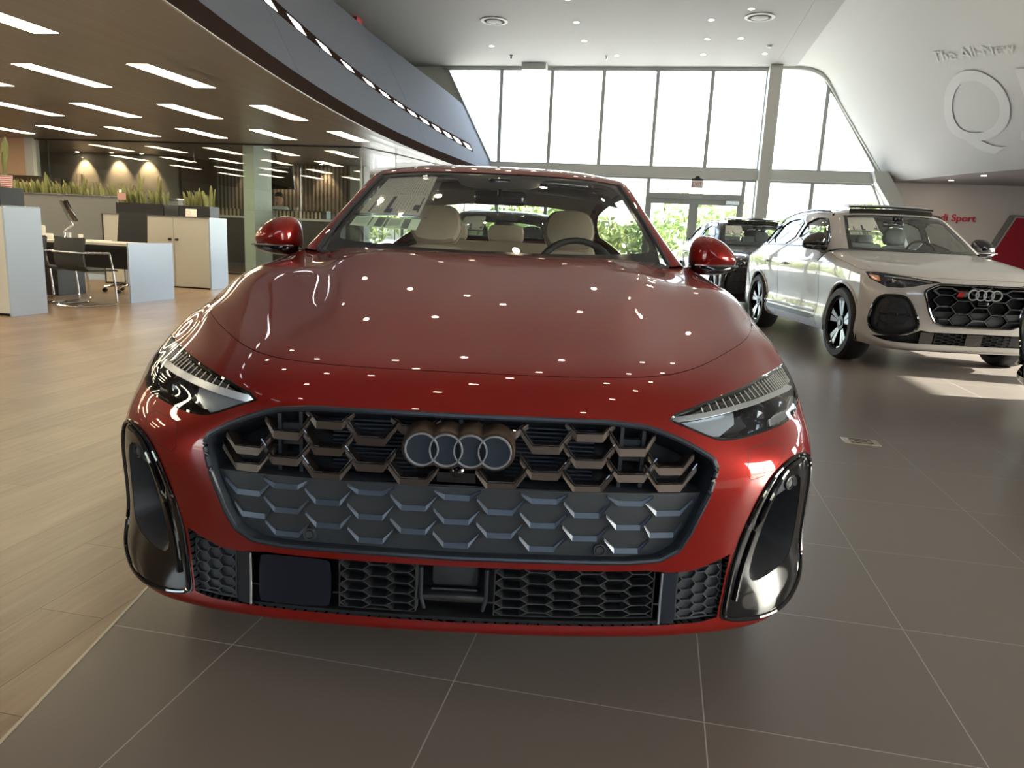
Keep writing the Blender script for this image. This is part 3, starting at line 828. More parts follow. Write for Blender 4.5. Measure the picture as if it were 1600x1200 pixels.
        Lo = np.array([(2.2,6.40),(2.75,6.62),(3.9,7.0),(5.2,7.12),(6.5,7.0),(6.3,6.72),(5.45,6.42),(4.7,6.05),(3.6,5.79),(3.05,5.72),(2.8,5.78),(2.45,6.08)])
        panel('reflector', S, Lo if s > 0 else mir(Lo), (), M['lampblack'], h, .2, .1, -.055)
        # chrome wing at the inner end and a floor along the bottom
        W = np.array([(2.3,6.38),(2.75,6.58),(3.35,6.80),(3.35,6.2),(3.0,5.84),(2.82,5.84),(2.5,6.1)])
        panel('inner_reflector', S, W if s > 0 else mir(W), (), M['lampsilver'], h, .2, .1, -.022, flange=.02)
        mb = strip(S, [(s*a, b) for a, b in ((2.95,5.80),(3.6,5.88),(4.6,6.12),(5.4,6.50),(6.2,6.80))], [.010,.018,.022,.018,.008], -.012, -.03); mb.build('lower_blade', M['chromesoft'], h)
        for (u, v, r) in ((4.15, 6.45, .030), (5.35, 6.85, .024)):
            pc = on(S, [(s*u, v)], -.04)[0]; mb = MB()
            mb.lathe([(0, -.012), (r*.6, -.009), (r*.82, 0), (r*.86, .004), (r, -.004), (r*1.12, .012)], tuple(pc), 'y', 32); mb.build('projector', M['lampglass'], h)
    # washer covers: a fine line
    for s in (1, -1):
        F = chaik0([(3.42,4.86),(3.48,5.38),(4.2,5.52),(4.45,5.34),(4.25,4.97),(3.95,4.76),(3.52,4.66),(3.42,4.80)]); F = F if s > 0 else mir(F)
        mb = MB(); mb.tube(on(S, resample(F, .1), -.0006), .0011, 4, closed=True); mb.build('tow_cover_line', M['dark'], car)
    # --- greenhouse
    ws = symm(chaikin([(0,.0),(2.2,.0),(3.02,.03),(3.02,2.92),(2.85,2.985),(0,2.985)], 1, closed=False))
    wi = symm(chaikin([(0,.40),(2.4,.40),(2.78,.48),(2.80,1.2),(2.80,2.72),(2.62,2.86),(1.2,2.88),(.95,2.80),(.8,2.35),(0,2.33)], 1, closed=False))
    panel('windshield', G, ws, (), M['glass'], car, .25, .15, .0)
    panel('windshield_frit', G, ws, [wi], M['frit'], car, .25, .15, -.004)
    mb = MB(); mb.add(on(G, [(-.62,2.78),(.62,2.78),(.35,2.90),(0,2.965),(-.35,2.90)], -.006), [(0,1,2,3,4)]); mb.build('sensor_cover', M['greyleather'], car)
    # roof and pillars
    panel('roof', G, symm([(0,3.03),(3.02,3.03),(4.75,2.9),(4.75,7.0),(3.3,7.05),(0,7.05)]), (), paint, car, .25, .25, 0, flange=.02)
    for s in (1, -1):
        a = np.array([(3.07,0),(3.07,3.0),(4.7,2.9),(4.7,0)]); a = a if s > 0 else mir(a)
        panel('pillar', G, a, (), paint, car, .2, .2, 0, flange=.01)
        w = np.array([(5.0,.9),(4.98,7.0),(5.6,8.2),(7.5,8.2),(7.55,.12),(6.3,.3)]); w = w if s > 0 else mir(w)
        panel('side_window', G, w, (), M['sideglass'], car, .3, .3, 0)
        fr = np.array([(4.75,0),(4.75,7.0),(5.2,8.5),(8,8.6),(8,0)]); fr = fr if s > 0 else mir(fr)
        panel('window_frame', G, fr, [w], M['gloss'], car, .3, .3, -.003)
        q = np.array([(4.72,7.0),(3.35,7.05),(3.35,9.0),(8,9.0),(8,8.62),(5.25,8.52)]); q = q if s > 0 else mir(q)
        panel('rear_pillar', G, q, (), paint, car, .3, .3, 0)
        # black seal beside the screen
        mb = MB(); mb.tube(on(G, [(s*3.05, v) for v in np.linspace(.03, 2.98, 14)], .0), .009, 6); mb.build('screen_seal', M['matte'], car)
    mb = MB(); mb.tube(on(G, [(u, .0) for u in np.linspace(-3.0, 3.0, 30)], .001), .007, 6); mb.build('cowl_seal', M['matte'], car)
    panel('rear_window', G, symm([(0,7.1),(3.3,7.1),(3.3,8.9),(0,8.9)]), (), M['sideglass'], car, .3, .3, 0)
    panel('trunk_lid', G, symm([(0,8.95),(8,8.95),(8,10),(0,10)]), (), paint, car, .3, .3, 0, flange=.02)
    # --- sides and tail
    for s in (1, -1):
        H = HalfSurf(SIDE_ROWS, s)
        th = np.linspace(0, 2*PI, 41)[:-1]; wy = 3.78; ar = .385
        aq = [(wy+ar*math.cos(t), .34+ar*math.sin(t)) for t in th if .34+ar*math.sin(t) > .17]
        uv = H.inv([(a, max(b, .19)) for a, b in aq], (1, 2), dom=(0, 6, 3, 9))
        # order the arch from front sill to rear sill
        uv = uv[np.argsort(-np.array([math.atan2(q[1]-.30, q[0]-wy) if q[1]-.30 > -.2 else 0 for q in aq]))]
        top = [(0, 0), (0, 11)]; 
        poly = [(0, 0), (0, 11), (6, 11)]+[tuple(p) for p in uv if p[0] < 5.6][::1]+[(6, 0)]
        ar_ = sorted([tuple(p) for p in uv if p[0] < 5.9], key=lambda p: -p[1])
        poly = np.array([(0, 0), (0, 11), (6, 11)]+[(6, ar_[0][1])]+ar_+[(6, ar_[-1][1])]+[(6, 0)])
        panel('body_side', H, poly, (), paint, car, .25, .25, 0, flange=0)
        rows = []
        for q in np.linspace(0, 1, 15):
            a = R(92-70*q); yb = .90+.345*min(1, q*1.5); zb_ = .735 if q < .667 else .735-.245*(q-.667)/.333
            pa = np.array([s*.934, .89+.385*math.cos(a), .34+.385*math.sin(a)]); pb = np.array([s*.936, yb, zb_]); rows.append([pa+(pb-pa)*t for t in (0, .5, 1)])
        mb = MB(); mb.grid(rows); mb.build('fender_corner', paint, car)
        for vv in (2.05, 3.9, 5.7):
            mb = MB(); mb.tube(on(H, [(u, vv-(.25 if vv > 5 and u > 3 else 0)) for u in np.linspace(.05, 5.2, 20)], -.001), .0025, 4); mb.build('door_gap', M['dark'], car)
        for vv in (3.75, 5.45):
            p = on(H, [(1.0, vv)], .025)[0]; mb = MB(); mb.rbox(tuple(p), (.02, .2, .028), .009); mb.build('door_handle', paint, car)
        t = np.array([(.55,8.5),(.55,10.95),(1.6,10.95),(1.7,8.8)])
        panel('tail_light', H, t if True else t, (), M['taillight'], car, .2, .2, .004)
        for wy2 in (.89, 3.78):
            wheel(car, s*.79, wy2, .335, .335, .245, s, M['silver'])
            mb = MB(); a = np.linspace(-.15, PI+.15, 24); mb.grid([[(s*.60, wy2+.40*math.cos(t), .34+.40*math.sin(t)), (s*.925, wy2+.385*math.cos(t), .34+.385*math.sin(t))] for t in a]); mb.build('wheel_liner', M['dark'], car)
        # mirror
        mirror(car, s, (.922, 1.62, 1.055), paint, .86)
    # underbody
    mb = MB(); mb.b2((-.78, .35, .17), (.78, 4.5, .22)); mb.build('underbody', M['dark'], car)
    mb = MB(); mb.b2((-.55, .2, .30), (.55, 1.2, .70)); mb.b2((-.6, 1.25, .22), (.6, 1.32, .90)); mb.build('engine_bay', M['dark'], car)
    cabin(car, interior)
    # wipers
    mb = MB()
    for (a, b) in (((-2.6, -.02), (.3, .10)), ((.2, -.02), (2.6, .05))):
        mb.tube(on(G, [(a[0]+(b[0]-a[0])*t, max(0, a[1]+(b[1]-a[1])*t)) for t in np.linspace(0, 1, 12)], .012), .005, 6)
    mb.build('wiper', M['matte'], car)
    return car, S, G

def mirror(car, s, c, paint, scale=1.0, cap=None):
    """door mirror: teardrop shell, dark lower tray, foot"""
    m = bpy.data.objects.new('side_mirror', None); col.objects.link(m); m.parent = car
    cx, cy, cz = c; k = scale; N = 28
    # front profile in x,z ; x grows outwards
    prof = [(-.115,-.045),(-.118,.0),(-.108,.05),(-.08,.078),(-.035,.082),(.02,.070),(.07,.044),(.105,.014),(.12,-.012),(.112,-.036),(.05,-.050),(-.06,-.056)]
    P = chaikin(prof, 2)*np.array([1, 1.22]); mb = MB(); lay = []
    cen = np.array([-.01, .0])
    for (f, y) in ((.02, -.085), (.35, -.078), (.62, -.062), (.82, -.038), (.95, -.005), (1.0, .03), (.98, .055), (.9, .062), (.02, .062)):
        q = cen+(P-cen)*f; lay.append([(cx*s+s*a*k, cy+(y+.10*max(0, a)**1.0)*k, cz+b*k) for a, b in q])
    G = np.array(lay).transpose(1, 0, 2); mb.grid(G, True, closed_u=True); mb.build('mirror_cap', cap or paint, m)
    # crease + tray
    prof2 = [(-.112,-.036),(.112,-.036),(.118,-.050),(.09,-.074),(.0,-.092),(-.08,-.088),(-.112,-.066)]
    P = chaikin(prof2, 1); cen = P.mean(0); mb = MB(); lay = []
    for (f, y) in ((.02, -.060), (.6, -.055), (.9, -.03), (1, .0), (1, .05), (.02, .055)):
        q = cen+(P-cen)*f; lay.append([(cx*s+s*a*k, cy+(y+.10*max(0, a))*k, cz+b*k) for a, b in q])
    mb.grid(np.array(lay).transpose(1, 0, 2), True, closed_u=True); mb.build('mirror_tray', M['gloss'], m)
    mb = MB(); mb.tube([((cx+a*k)*s, cy+(-.057+.10*max(0, a))*k, cz-.042*k) for a in np.linspace(-.10, .108, 10)], .0045*k, 6); mb.build('turn_signal', M['silver'], m)
    mb = MB(); mb.tube([((cx-.10*k)*s, cy+.0, cz-.06*k), ((cx-.15*k)*s, cy+.02, cz-.085*k), ((cx-.21*k)*s, cy+.05, cz-.12*k)], [.022*k, .018*k, .026*k], 10, flat=.7); mb.build('mirror_foot', M['gloss'], m)

def seat(parent, x, y, m, m2, zb=.30, w=.50, name='front_seat'):
    s = bpy.data.objects.new(name, None); col.objects.link(s); s.parent = parent
    mb = MB(); mb.rbox((x, y, zb+.12), (w, .52, .2), .06, seg=3); mb.build('seat_cushion', m, s)
    rot = Euler((R(-16), 0, 0)).to_matrix()
    mb = MB(); 
    # shouldered back
    prof = [(-.25,0),(-.26,.30),(-.24,.48),(-.16,.56),(-.08,.585),(.08,.585),(.16,.56),(.24,.48),(.26,.30),(.25,0)]
    P = chaikin([(a*w/.5, b) for a, b in prof], 1); lay = []
    cen = np.array([0, .3])
    for f, yy in ((.02, -.045), (.7, -.05), (.93, -.04), (1, 0), (.95, .05), (.02, .06)):
        q = cen+(P-cen)*f; lay.append([tuple(rot @ Vector((a, yy, b))+Vector((x, y+.27, zb+.15))) for a, b in q])
    mb.grid(np.array(lay).transpose(1, 0, 2), True, closed_u=True); mb.build('seat_back', m, s)
    prof = [(-.10,0),(-.135,.05),(-.14,.12),(-.115,.19),(-.06,.215),(.06,.215),(.115,.19),(.14,.12),(.135,.05),(.10,0)]
    P = chaikin(prof, 1); lay = []; cen = np.array([0, .1])
    for f, yy in ((.02, -.055), (.6, -.055), (.9, -.045), (1, -.01), (1, .03), (.9, .055), (.02, .06)):
        q = cen+(P-cen)*f; lay.append([tuple(rot @ Vector((a, yy, b+.585))+Vector((x, y+.27, zb+.15))) for a, b in q])
    hr = MB(); hr.grid(np.array(lay).transpose(1, 0, 2), True, closed_u=True); hr.build('headrest', m, s)
    mb = MB(); mb.tube([tuple(rot @ Vector((a, -.01, b+.585))+Vector((x, y+.27, zb+.15))) for a, b in P*1.01], .003, 5, closed=True); mb.build('piping', m2, s)
    return s
def cabin(car, kind='beige', k=1.0, dz=0.0, dy=0.0):
    m = M['beige'] if kind == 'beige' else M['greyleather']; m2 = M['beige2'] if kind == 'beige' else M['dash']
    for x in (-.37, .37): seat(car, x, 2.20+dy, m, m2, .33+dz)
    rs = bpy.data.objects.new('rear_seat', None); col.objects.link(rs); rs.parent = car
    mb = MB(); mb.rbox((0, 3.05+dy, .52+dz), (1.2, .5, .16), .05); rot = Euler((R(-22), 0, 0)).to_matrix()
    mb.rbox((0, 3.40+dy, .80+dz), (1.2, .12, .56), .05, rot=rot); mb.build('bench', m, rs)
    mb = MB()
    for x in (-.38, 0, .38): mb.rbox((x, 3.52+dy, 1.11+dz), (.24, .10, .13), .04, rot=rot)
    mb.build('rear_headrests', m, rs)
    # dash
    mb = MB(); xs = np.linspace(-.74, .74, 25)
    mb.grid([[(x, 1.34+.25*x*x+dy, .93+dz), (x, 1.5+.12*x*x+dy, .955+dz), (x, 1.72+dy, .955+dz), (x, 1.83+dy, .93+dz), (x, 1.86+dy, .85+dz), (x, 1.80+dy, .60+dz)] for x in xs]); mb.build('dashboard', M['dash'], car)
    mb = MB(); a = np.linspace(0, 2*PI, 33)[:-1]; rot = Euler((R(-24), 0, 0)).to_matrix(); c = Vector((.37, 1.93+dy, .925+dz))
    mb.tube([tuple(rot @ Vector((.185*math.cos(t), 0, .185*math.sin(t)))+c) for t in a], .016, 10, closed=True)
    mb.rbox(tuple(c), (.15, .05, .11), .02, rot=rot)
    for q in (0, PI, -PI/2): mb.tube([tuple(c), tuple(rot @ Vector((.18*math.cos(q), 0, .18*math.sin(q)))+c)], .014, 6)
    mb.build('steering_wheel', M['dash'], car)
    mb = MB(); mb.rbox((.37, 1.70+dy, .965+dz), (.36, .10, .05), .02); mb.build('instrument_hood', M['dash'], car)
    mb = MB(); mb.rbox((0, 1.96+dy, 1.27+dz), (.24, .03, .065), .014); mb.tube([(0, 1.93+dy, 1.28+dz), (0, 1.86+dy, 1.33+dz)], .010, 6)
    mb.rbox((-.0, 1.87+dy, 1.33+dz), (.10, .07, .04), .012); mb.build('rear_view_mirror', M['gloss'], car)
    mb = MB(); mb.b2((-.8, 1.8+dy, .20+dz*.5), (.8, 4.1+dy, .26+dz*.5)); mb.b2((-.84, 1.85+dy, .26+dz*.5), (-.78, 3.9+dy, .88+dz)); mb.b2((.78, 1.85+dy, .26+dz*.5), (.84, 3.9+dy, .88+dz)); mb.b2((-.75, 3.75+dy, .5+dz), (.75, 4.2+dy, .9+dz)); mb.build('cabin_lining', M['dash'], car)
    mb = MB(); P = on_roof = [[(x, y+dy, 1.405+dz-.10*(abs(x)/.55)**3*.5-.02-(.10*((y-2.7)/.9)**2 if y > 2.7 else .14*((2.7-y)/.9)**2)) for y in np.linspace(2.0, 3.5, 9)] for x in np.linspace(-.55, .55, 9)]
    mb.grid(P); mb.build('headliner', M['lining'], car)

M['slate'] = mat('lamp slate', (.10, .105, .085), .35)
M['lampsilver'] = mat('lamp silver', (.55,.62,.70), .18, metal=.7)
M['lightbar'] = mat('pale light bar', (.62, .62, .56), .25, emit=(.9, .88, .75), strength=.15)
M['lampblack'] = mat('lamp inner', (.012, .017, .030), .08, coat=1)
M['chromesoft'] = mat('soft chrome', (.62, .66, .70), .12, metal=1)
M['lampglass'] = mat('projector glass', (.02, .025, .035), .03, coat=1)
M['taillight'] = mat('tail light red', (.25, .005, .005), .15, coat=1)
M['lining'] = mat('headliner grey', (.30, .28, .25), .8)
# ---------------------------------------------------------------- SUV
def rr(xs, ys, zs): return [(x, y, z) for x, y, z in zip(xs, ys, zs)]
_X = (0,.22,.44,.60,.72,.82,.885,.93,.945)
SUV_ROWS = [
 rr((0,.22,.44,.60,.70,.79,.85,.90,.91),(.16,.165,.18,.21,.26,.33,.40,.47,.50),(.20,.20,.20,.20,.205,.215,.23,.24,.24)),
 rr((0,.22,.44,.60,.72,.81,.87,.915,.93),(.06,.064,.08,.115,.165,.24,.32,.42,.475),(.225,.225,.225,.23,.24,.26,.28,.30,.30)),
 rr(_X,(.04,.044,.06,.095,.145,.22,.30,.40,.465),(.28,.28,.28,.285,.295,.31,.33,.35,.35)),
 rr(_X,(.015,.019,.035,.07,.12,.195,.275,.385,.455),(.42,.42,.42,.42,.42,.43,.44,.45,.45)),
 rr(_X,(.0,.004,.02,.055,.105,.18,.265,.375,.455),(.56,)*9),
 rr(_X,(.0,.004,.02,.055,.108,.185,.27,.38,.458),(.71,.71,.71,.71,.71,.71,.705,.70,.70)),
 rr((0,.22,.44,.60,.72,.815,.88,.927,.945),(.015,.019,.037,.075,.13,.205,.29,.395,.462),(.81,.81,.81,.81,.81,.805,.80,.795,.79)),
 rr((0,.22,.44,.60,.72,.81,.873,.922,.943),(.045,.05,.07,.115,.175,.255,.34,.425,.475),(.868,.868,.868,.868,.868,.868,.866,.86,.85)),
 rr((0,.22,.44,.60,.72,.81,.87,.918,.942),(.10,.105,.127,.175,.245,.335,.42,.47,.50),(.905,.905,.904,.906,.914,.922,.926,.920,.90)),
 rr((0,.22,.44,.60,.72,.81,.87,.915,.940),(.28,.282,.292,.325,.38,.46,.55,.62,.66),(.962,.962,.960,.958,.957,.957,.955,.942,.915)),
 rr((0,.22,.44,.60,.72,.81,.865,.91,.938),(.52,.522,.53,.55,.60,.67,.74,.80,.84),(1.012,1.012,1.010,1.006,1.003,1.0,.993,.972,.935)),
 rr((0,.22,.44,.60,.72,.80,.86,.905,.935),(.80,.80,.81,.83,.87,.92,.98,1.03,1.07),(1.06,1.06,1.058,1.055,1.051,1.046,1.032,1.002,.955)),
 rr((0,.22,.44,.60,.72,.80,.855,.90,.93),(1.05,1.05,1.06,1.08,1.12,1.17,1.22,1.27,1.30),(1.10,1.10,1.098,1.095,1.09,1.082,1.066,1.03,.975)),
 rr((0,.22,.44,.60,.72,.79,.845,.89,.925),(1.20,1.20,1.21,1.25,1.31,1.36,1.40,1.44,1.47),(1.126,1.126,1.125,1.122,1.117,1.107,1.09,1.052,.99)),
 rr((0,.22,.44,.62,.73,.79,.84,.885,.92),(1.30,1.30,1.33,1.40,1.47,1.53,1.58,1.62,1.65),(1.14,1.14,1.14,1.14,1.138,1.125,1.105,1.062,1.0)),
]
def _g(y, zc, pts):  # centre height plus outer points
    out = [(0, y, zc), (.21, y, zc-.001)]
    return out+pts
SUV_GH = [
 [(0,1.24,1.14),(.25,1.25,1.14),(.5,1.30,1.143),(.70,1.40,1.147),(.765,1.46,1.15),(.81,1.58,1.135),(.845,1.66,1.10),(.885,1.68,1.05),(.922,1.69,.998)],
 [(0,1.48,1.29),(.24,1.49,1.29),(.47,1.53,1.29),(.655,1.61,1.29),(.715,1.66,1.285),(.77,1.76,1.24),(.83,1.80,1.16),(.885,1.81,1.07),(.927,1.82,1.0)],
 [(0,1.70,1.42),(.22,1.705,1.42),(.44,1.74,1.42),(.61,1.80,1.415),(.67,1.84,1.405),(.735,1.95,1.34),(.82,1.98,1.21),(.886,1.99,1.08),(.93,2.0,1.0)],
 [(0,1.92,1.545),(.21,1.925,1.545),(.41,1.945,1.54),(.565,1.99,1.53),(.63,2.02,1.515),(.70,2.10,1.45),(.80,2.12,1.27),(.886,2.13,1.10),(.933,2.14,1.0)],
 _g(2.25,1.605,[(.40,2.25,1.60),(.55,2.26,1.585),(.62,2.27,1.565),(.69,2.3,1.49),(.80,2.3,1.30),(.887,2.3,1.11),(.935,2.3,1.0)]),
 _g(2.8,1.625,[(.40,2.8,1.62),(.55,2.8,1.605),(.62,2.8,1.585),(.69,2.8,1.51),(.80,2.8,1.31),(.887,2.8,1.11),(.938,2.8,1.0)]),
 _g(3.4,1.605,[(.40,3.4,1.60),(.54,3.4,1.585),(.61,3.4,1.56),(.68,3.4,1.49),(.79,3.4,1.30),(.885,3.4,1.12),(.94,3.4,1.01)]),
 _g(3.9,1.56,[(.38,3.9,1.555),(.51,3.9,1.54),(.58,3.9,1.51),(.64,3.88,1.45),(.76,3.85,1.29),(.875,3.85,1.12),(.94,3.85,1.02)]),
 _g(4.25,1.47,[(.36,4.25,1.465),(.48,4.24,1.45),(.54,4.22,1.42),(.60,4.2,1.37),(.72,4.15,1.26),(.84,4.12,1.12),(.932,4.12,1.02)]),
 _g(4.5,1.25,[(.36,4.5,1.25),(.48,4.48,1.235),(.55,4.46,1.22),(.63,4.42,1.19),(.73,4.38,1.14),(.83,4.35,1.08),(.912,4.33,1.01)]),
 _g(4.62,1.03,[(.37,4.62,1.03),(.52,4.6,1.025),(.6,4.58,1.02),(.68,4.54,1.015),(.76,4.5,1.01),(.83,4.47,1.005),(.888,4.43,.995)]),
]
def _s(y, x, z, yt=None):
    xs = (x, x+.008, x+.006, x-.010, x-.016, x-.004, x-.006, x-.05); zs = (z, z-.085, .80, .66, .53, .42, .33, .24)
    return [(a, (yt or y) if i == 0 else y, b) for i, (a, b) in enumerate(zip(xs, zs))]
SUV_SIDE = [_s(.46,.937,.895,.50), _s(.64,.938,.914,.66), _s(.84,.938,.935), _s(1.07,.935,.955), _s(1.30,.930,.975), _s(1.50,.925,.99,1.49), _s(1.72,.925,1.0),
 _s(2.2,.932,1.0), _s(2.8,.938,1.0), _s(3.3,.942,1.008), _s(3.7,.943,1.02), _s(4.1,.935,1.02), _s(4.38,.90,1.0)]
SUV_SIDE += [[(.78,4.52,1.005),(.80,4.58,.92),(.80,4.64,.80),(.80,4.66,.66),(.80,4.66,.53),(.79,4.64,.42),(.78,4.62,.33),(.74,4.58,.25)],
 [(.42,4.60,1.02),(.42,4.66,.93),(.42,4.70,.80),(.42,4.72,.66),(.42,4.72,.53),(.42,4.70,.42),(.42,4.68,.33),(.40,4.62,.25)],
 [(0,4.62,1.03),(0,4.68,.93),(0,4.72,.80),(0,4.74,.66),(0,4.74,.53),(0,4.72,.42),(0,4.70,.33),(0,4.64,.25)]]

def chaik0(p):
    p = np.asarray(p, float); out = [p[0]]
    for i in range(1, len(p)-1): out += [p[i]*.85+p[i-1]*.15, p[i]*.97+(p[i-1]+p[i+1])*.015, p[i]*.85+p[i+1]*.15]
    return np.array(out+[p[-1]])
def suv(loc, rz, label, paint, detail=True, leather='grey', rails=True):
    car = thing('suv_car', loc, rz, label, 'car')
    S = Surf(SUV_ROWS); G = Surf(SUV_GH); fine = .13 if detail else .3
    I = lambda pts: S.inv(pts, (0, 2), dom=(0, 8, 0, 8.9))
    def half(pts): return I(pts)
    gr = symm(chaik0(np.concatenate([[(0, I([(0.0,.852)])[0][1])], half([(.385,.850),(.515,.785),(.52,.755),(.455,.575),(.40,.50),(.31,.468)]), [(0, I([(0,.466)])[0][1])]])))
    lamp = half([(.375,.866),(.60,.903),(.78,.925),(.872,.93),(.905,.925),(.895,.87),(.80,.80),(.70,.803),(.60,.822),(.50,.848)])
    vent = chaikin(half([(.86,.715),(.71,.735),(.635,.70),(.50,.44),(.60,.375),(.80,.345),(.885,.40),(.90,.52)]), 2)
    itk = symm(np.concatenate([[(0, I([(0,.405)])[0][1])], half([(.42,.402),(.50,.415),(.60,.362),(.80,.335),(.86,.33),(.76,.292),(.42,.285)]), [(0, I([(0,.283)])[0][1])]]))
    HL = np.array([(0,7.95),(1.0,7.95),(2.0,7.96),(2.7,8.05),(3.4,8.15),(4.4,8.25),(5.5,8.35),(6.4,8.55),(6.75,9.0),(6.8,10),(6.75,11.5),(6.6,12.6),(5.9,13.4),(4.6,13.75),(3,13.92),(0,13.96)])
    seam = [(8, 6.6), (7.5, 7.6), (7.15, 8.05), (6.6, 8.75)]
    hl = [tuple(p) for p in chaikin(HL, 1, closed=False)]
    fr = [p for p in hl if p[0] < 6.55 and p[1] < 8.75]
    bump = symm([(0, 0), (8, 0)]+seam+fr[::-1])
    hs = [gr, itk]+[h for q in (lamp, vent) for h in (q, mir(q))]
    panel('front_bumper', S, bump, hs, paint, car, fine, fine, 0, hflange=.02)
    for s in (1, -1):
        f = np.array(seam+[p for p in hl if p[1] > 8.75 and p[1] < 13.93 and p[0] > 3.1 or p[0] > 6.6]+[(3.1, 13.95), (3.1, 14), (8, 14)])
        f = f if s > 0 else mir(f); panel('front_fender', S, f, (), paint, car, fine*1.5, fine*1.5, 0)
    hood = symm(hl); c0 = np.array([0, 11.]); panel('hood', S, c0+(hood-c0)*np.array([.995, .993]), (), paint, car, fine, fine, .001, flange=.02)
    panel('hood_gap', S, hood, (), M['dark'], car, .5, .5, -.015)
    for s in (1, -1):   # bonnet ridges
        mb = MB(); mb.tube(on(S, [(s*q, v) for q, v in ((5.6,8.7),(5.45,9.5),(5.2,10.5),(4.9,11.5),(4.5,12.6),(4.3,13.5))], -.009), .012, 6); mb.build('hood_ridge', paint, car)
    # grille
    g = bpy.data.objects.new('grille', None); col.objects.link(g); g.parent = car
    mb = MB(); mb.tube(on(S, resample(gr, .15), .001), .011, 8, closed=True); mb.build('grille_frame', M['gloss'], g)
    for s in (1, -1):
        e = half([(.50,.79),(.515,.755),(.455,.575),(.40,.50)]); mb = MB(); mb.tube(on(S, chaikin(e*np.array([s, 1]), 1, closed=False), .009), .006, 6); mb.build('side_chrome', M['chrome'], g)
    panel('grille_back', S, gr, (), M['dark'], g, .3, .3, -.06, flange=0)
    mb = MB(); rg = resample(gr, .15); mb.grid(np.stack([on(S, rg, 0), on(S, rg, -.06)], 1), True, closed_u=True); mb.build('grille_throat', M['gloss'], g)
    vm = I([(0,.60)])[0][1]
    low = [tuple(p) for p in rg if p[0] >= 0 and p[1] < vm-.02]; low.sort(key=lambda p: -p[1]); low = [p for p in low if p[1] > gr[:, 1].min()+.02]
    if low: panel('lower_panel', S, symm([(0, vm), (low[0][0]-.02, vm)]+low+[(0, gr[:, 1].min()+.01)]), (), M['matte2'], g, .3, .2, -.028, flange=.01)
    vlo, vhi = gr[:, 1].min()+.05, gr[:, 1].max()-.05; pin = gr
    keep = lambda q: inside(np.array([q]), c_in)[0]
    cc = gr.mean(0); c_in = cc+(gr-cc)*.985
    hexmesh(S, g, 'hex_grille', M['gloss'], -2.75, 2.75, vlo, vhi, 7, 4, -.006, .045, .020, keep)
    hexmesh(S, g, 'hex_edge', M['darkchrome'], -2.75, 2.75, vlo, vhi, 7, 4, -.004, .003, .003, keep)
    zc = .770; rings(g, (0, -.022, zc), .071, .052, .041, .012, M['ringsilver'], None, 'badge_ring')
    mb = MB(); mb.prism([(-.245,.745),(-.195,.745),(-.175,.795),(-.225,.795)], -.012, .002); mb.build('model_badge', mat_red, g)
    mb = MB(); mb.prism([(-.195,.748),(-.165,.748),(-.15,.79),(-.178,.79)], -.014, .0); mb.build('badge_bar', M['chrome'], g)
    mb = MB(); mb.rbox((0, .0, .69), (.10, .04, .035), .01); mb.build('front_camera', M['gloss'], g)
    # lower intake
    panel('intake_back', S, itk, (), M['dark'], car, .3, .3, -.05, flange=0)
    mb = MB(); ri = resample(itk, .15); mb.grid(np.stack([on(S, ri, 0), on(S, ri, -.05)], 1), True, closed_u=True); mb.build('intake_duct', M['gloss'], car)
    v0, v1 = itk[:, 1].min()+.06, itk[np.abs(itk[:, 0]) < 1.5][:, 1].max()-.04
    hexmesh(S, car, 'honeycomb', M['matte2'], -1.6, 1.6, v0, v1, 12, 4, -.012, .02, .004)
    for a, b in ((-2.3, -1.7), (-.35, .35)):
        panel('radar_cover', S, [(a, v0+.08), (b, v0+.08), (b, v1-.03), (a, v1-.03)], (), M['gloss'], car, .3, .3, -.004, flange=.01)
    for s in (1, -1):
        V = vent if s > 0 else mir(vent)
        vv = bpy.data.objects.new('side_vent', None); col.objects.link(vv); vv.parent = car
        panel('vent_back', S, V, (), M['matte'], vv, .3, .3, -.035); mb = MB(); rv = resample(V, .15)
        mb.grid(np.stack([on(S, rv, .001), on(S, rv, -.035)], 1), True, closed_u=True); mb.tube(on(S, rv, .0), .012, 6, closed=True); mb.build('vent_frame', M['gloss'], vv)
        cv = V.mean(0); ci = cv+(V-cv)*.86
        hexmesh(S, vv, 'vent_mesh', M['matte2'], V[:, 0].min(), V[:, 0].max(), V[:, 1].min(), V[:, 1].max(), 5, 5, -.02, .012, .005, lambda q: inside(np.array([q]), ci)[0])
        mb = MB(); mb.tube(on(S, [(s*3.0, 3.9), (s*5.3, 3.9)], -.012), .006, 6); mb.build('vent_bar', M['gloss'], vv)
        # headlight
        L = lamp if s > 0 else mir(lamp); h = bpy.data.objects.new('headlight', None); col.objects.link(h); h.parent = car
        panel('lens', S, L, (), M['lens'], h, .2, .1, .001); panel('lamp_housing', S, L, (), M['lampblack'], h, .3, .2, -.03)
        mb = MB(); rl = resample(L, .15); mb.tube(on(S, rl, -.002), .005, 6, closed=True); mb.grid(np.stack([on(S, rl, 0), on(S, rl, -.03)], 1), True, closed_u=True); mb.build('lamp_seal', M['gloss'], h)
        A = I([(.45,.868),(.62,.893),(.80,.905)])*np.array([s, 1]); mb = strip(S, A, [.008, .014, .012], -.006, -.012); mb.build('light_blade', M['chromesoft'], h)
        pc = on(S, I([(.70,.845)])*np.array([s, 1]), -.02)[0]; mb = MB(); mb.lathe([(0,-.012),(.022,-.008),(.030,0),(.036,.01)], tuple(pc), 'y', 24); mb.build('projector', M['lampglass'], h)
        pc = on(S, I([(.78,.865)])*np.array([s, 1]), -.02)[0]; mb = MB(); mb.lathe([(0,-.012),(.018,-.008),(.024,0),(.03,.01)], tuple(pc), 'y', 24); mb.build('projector', M['lampglass'], h)
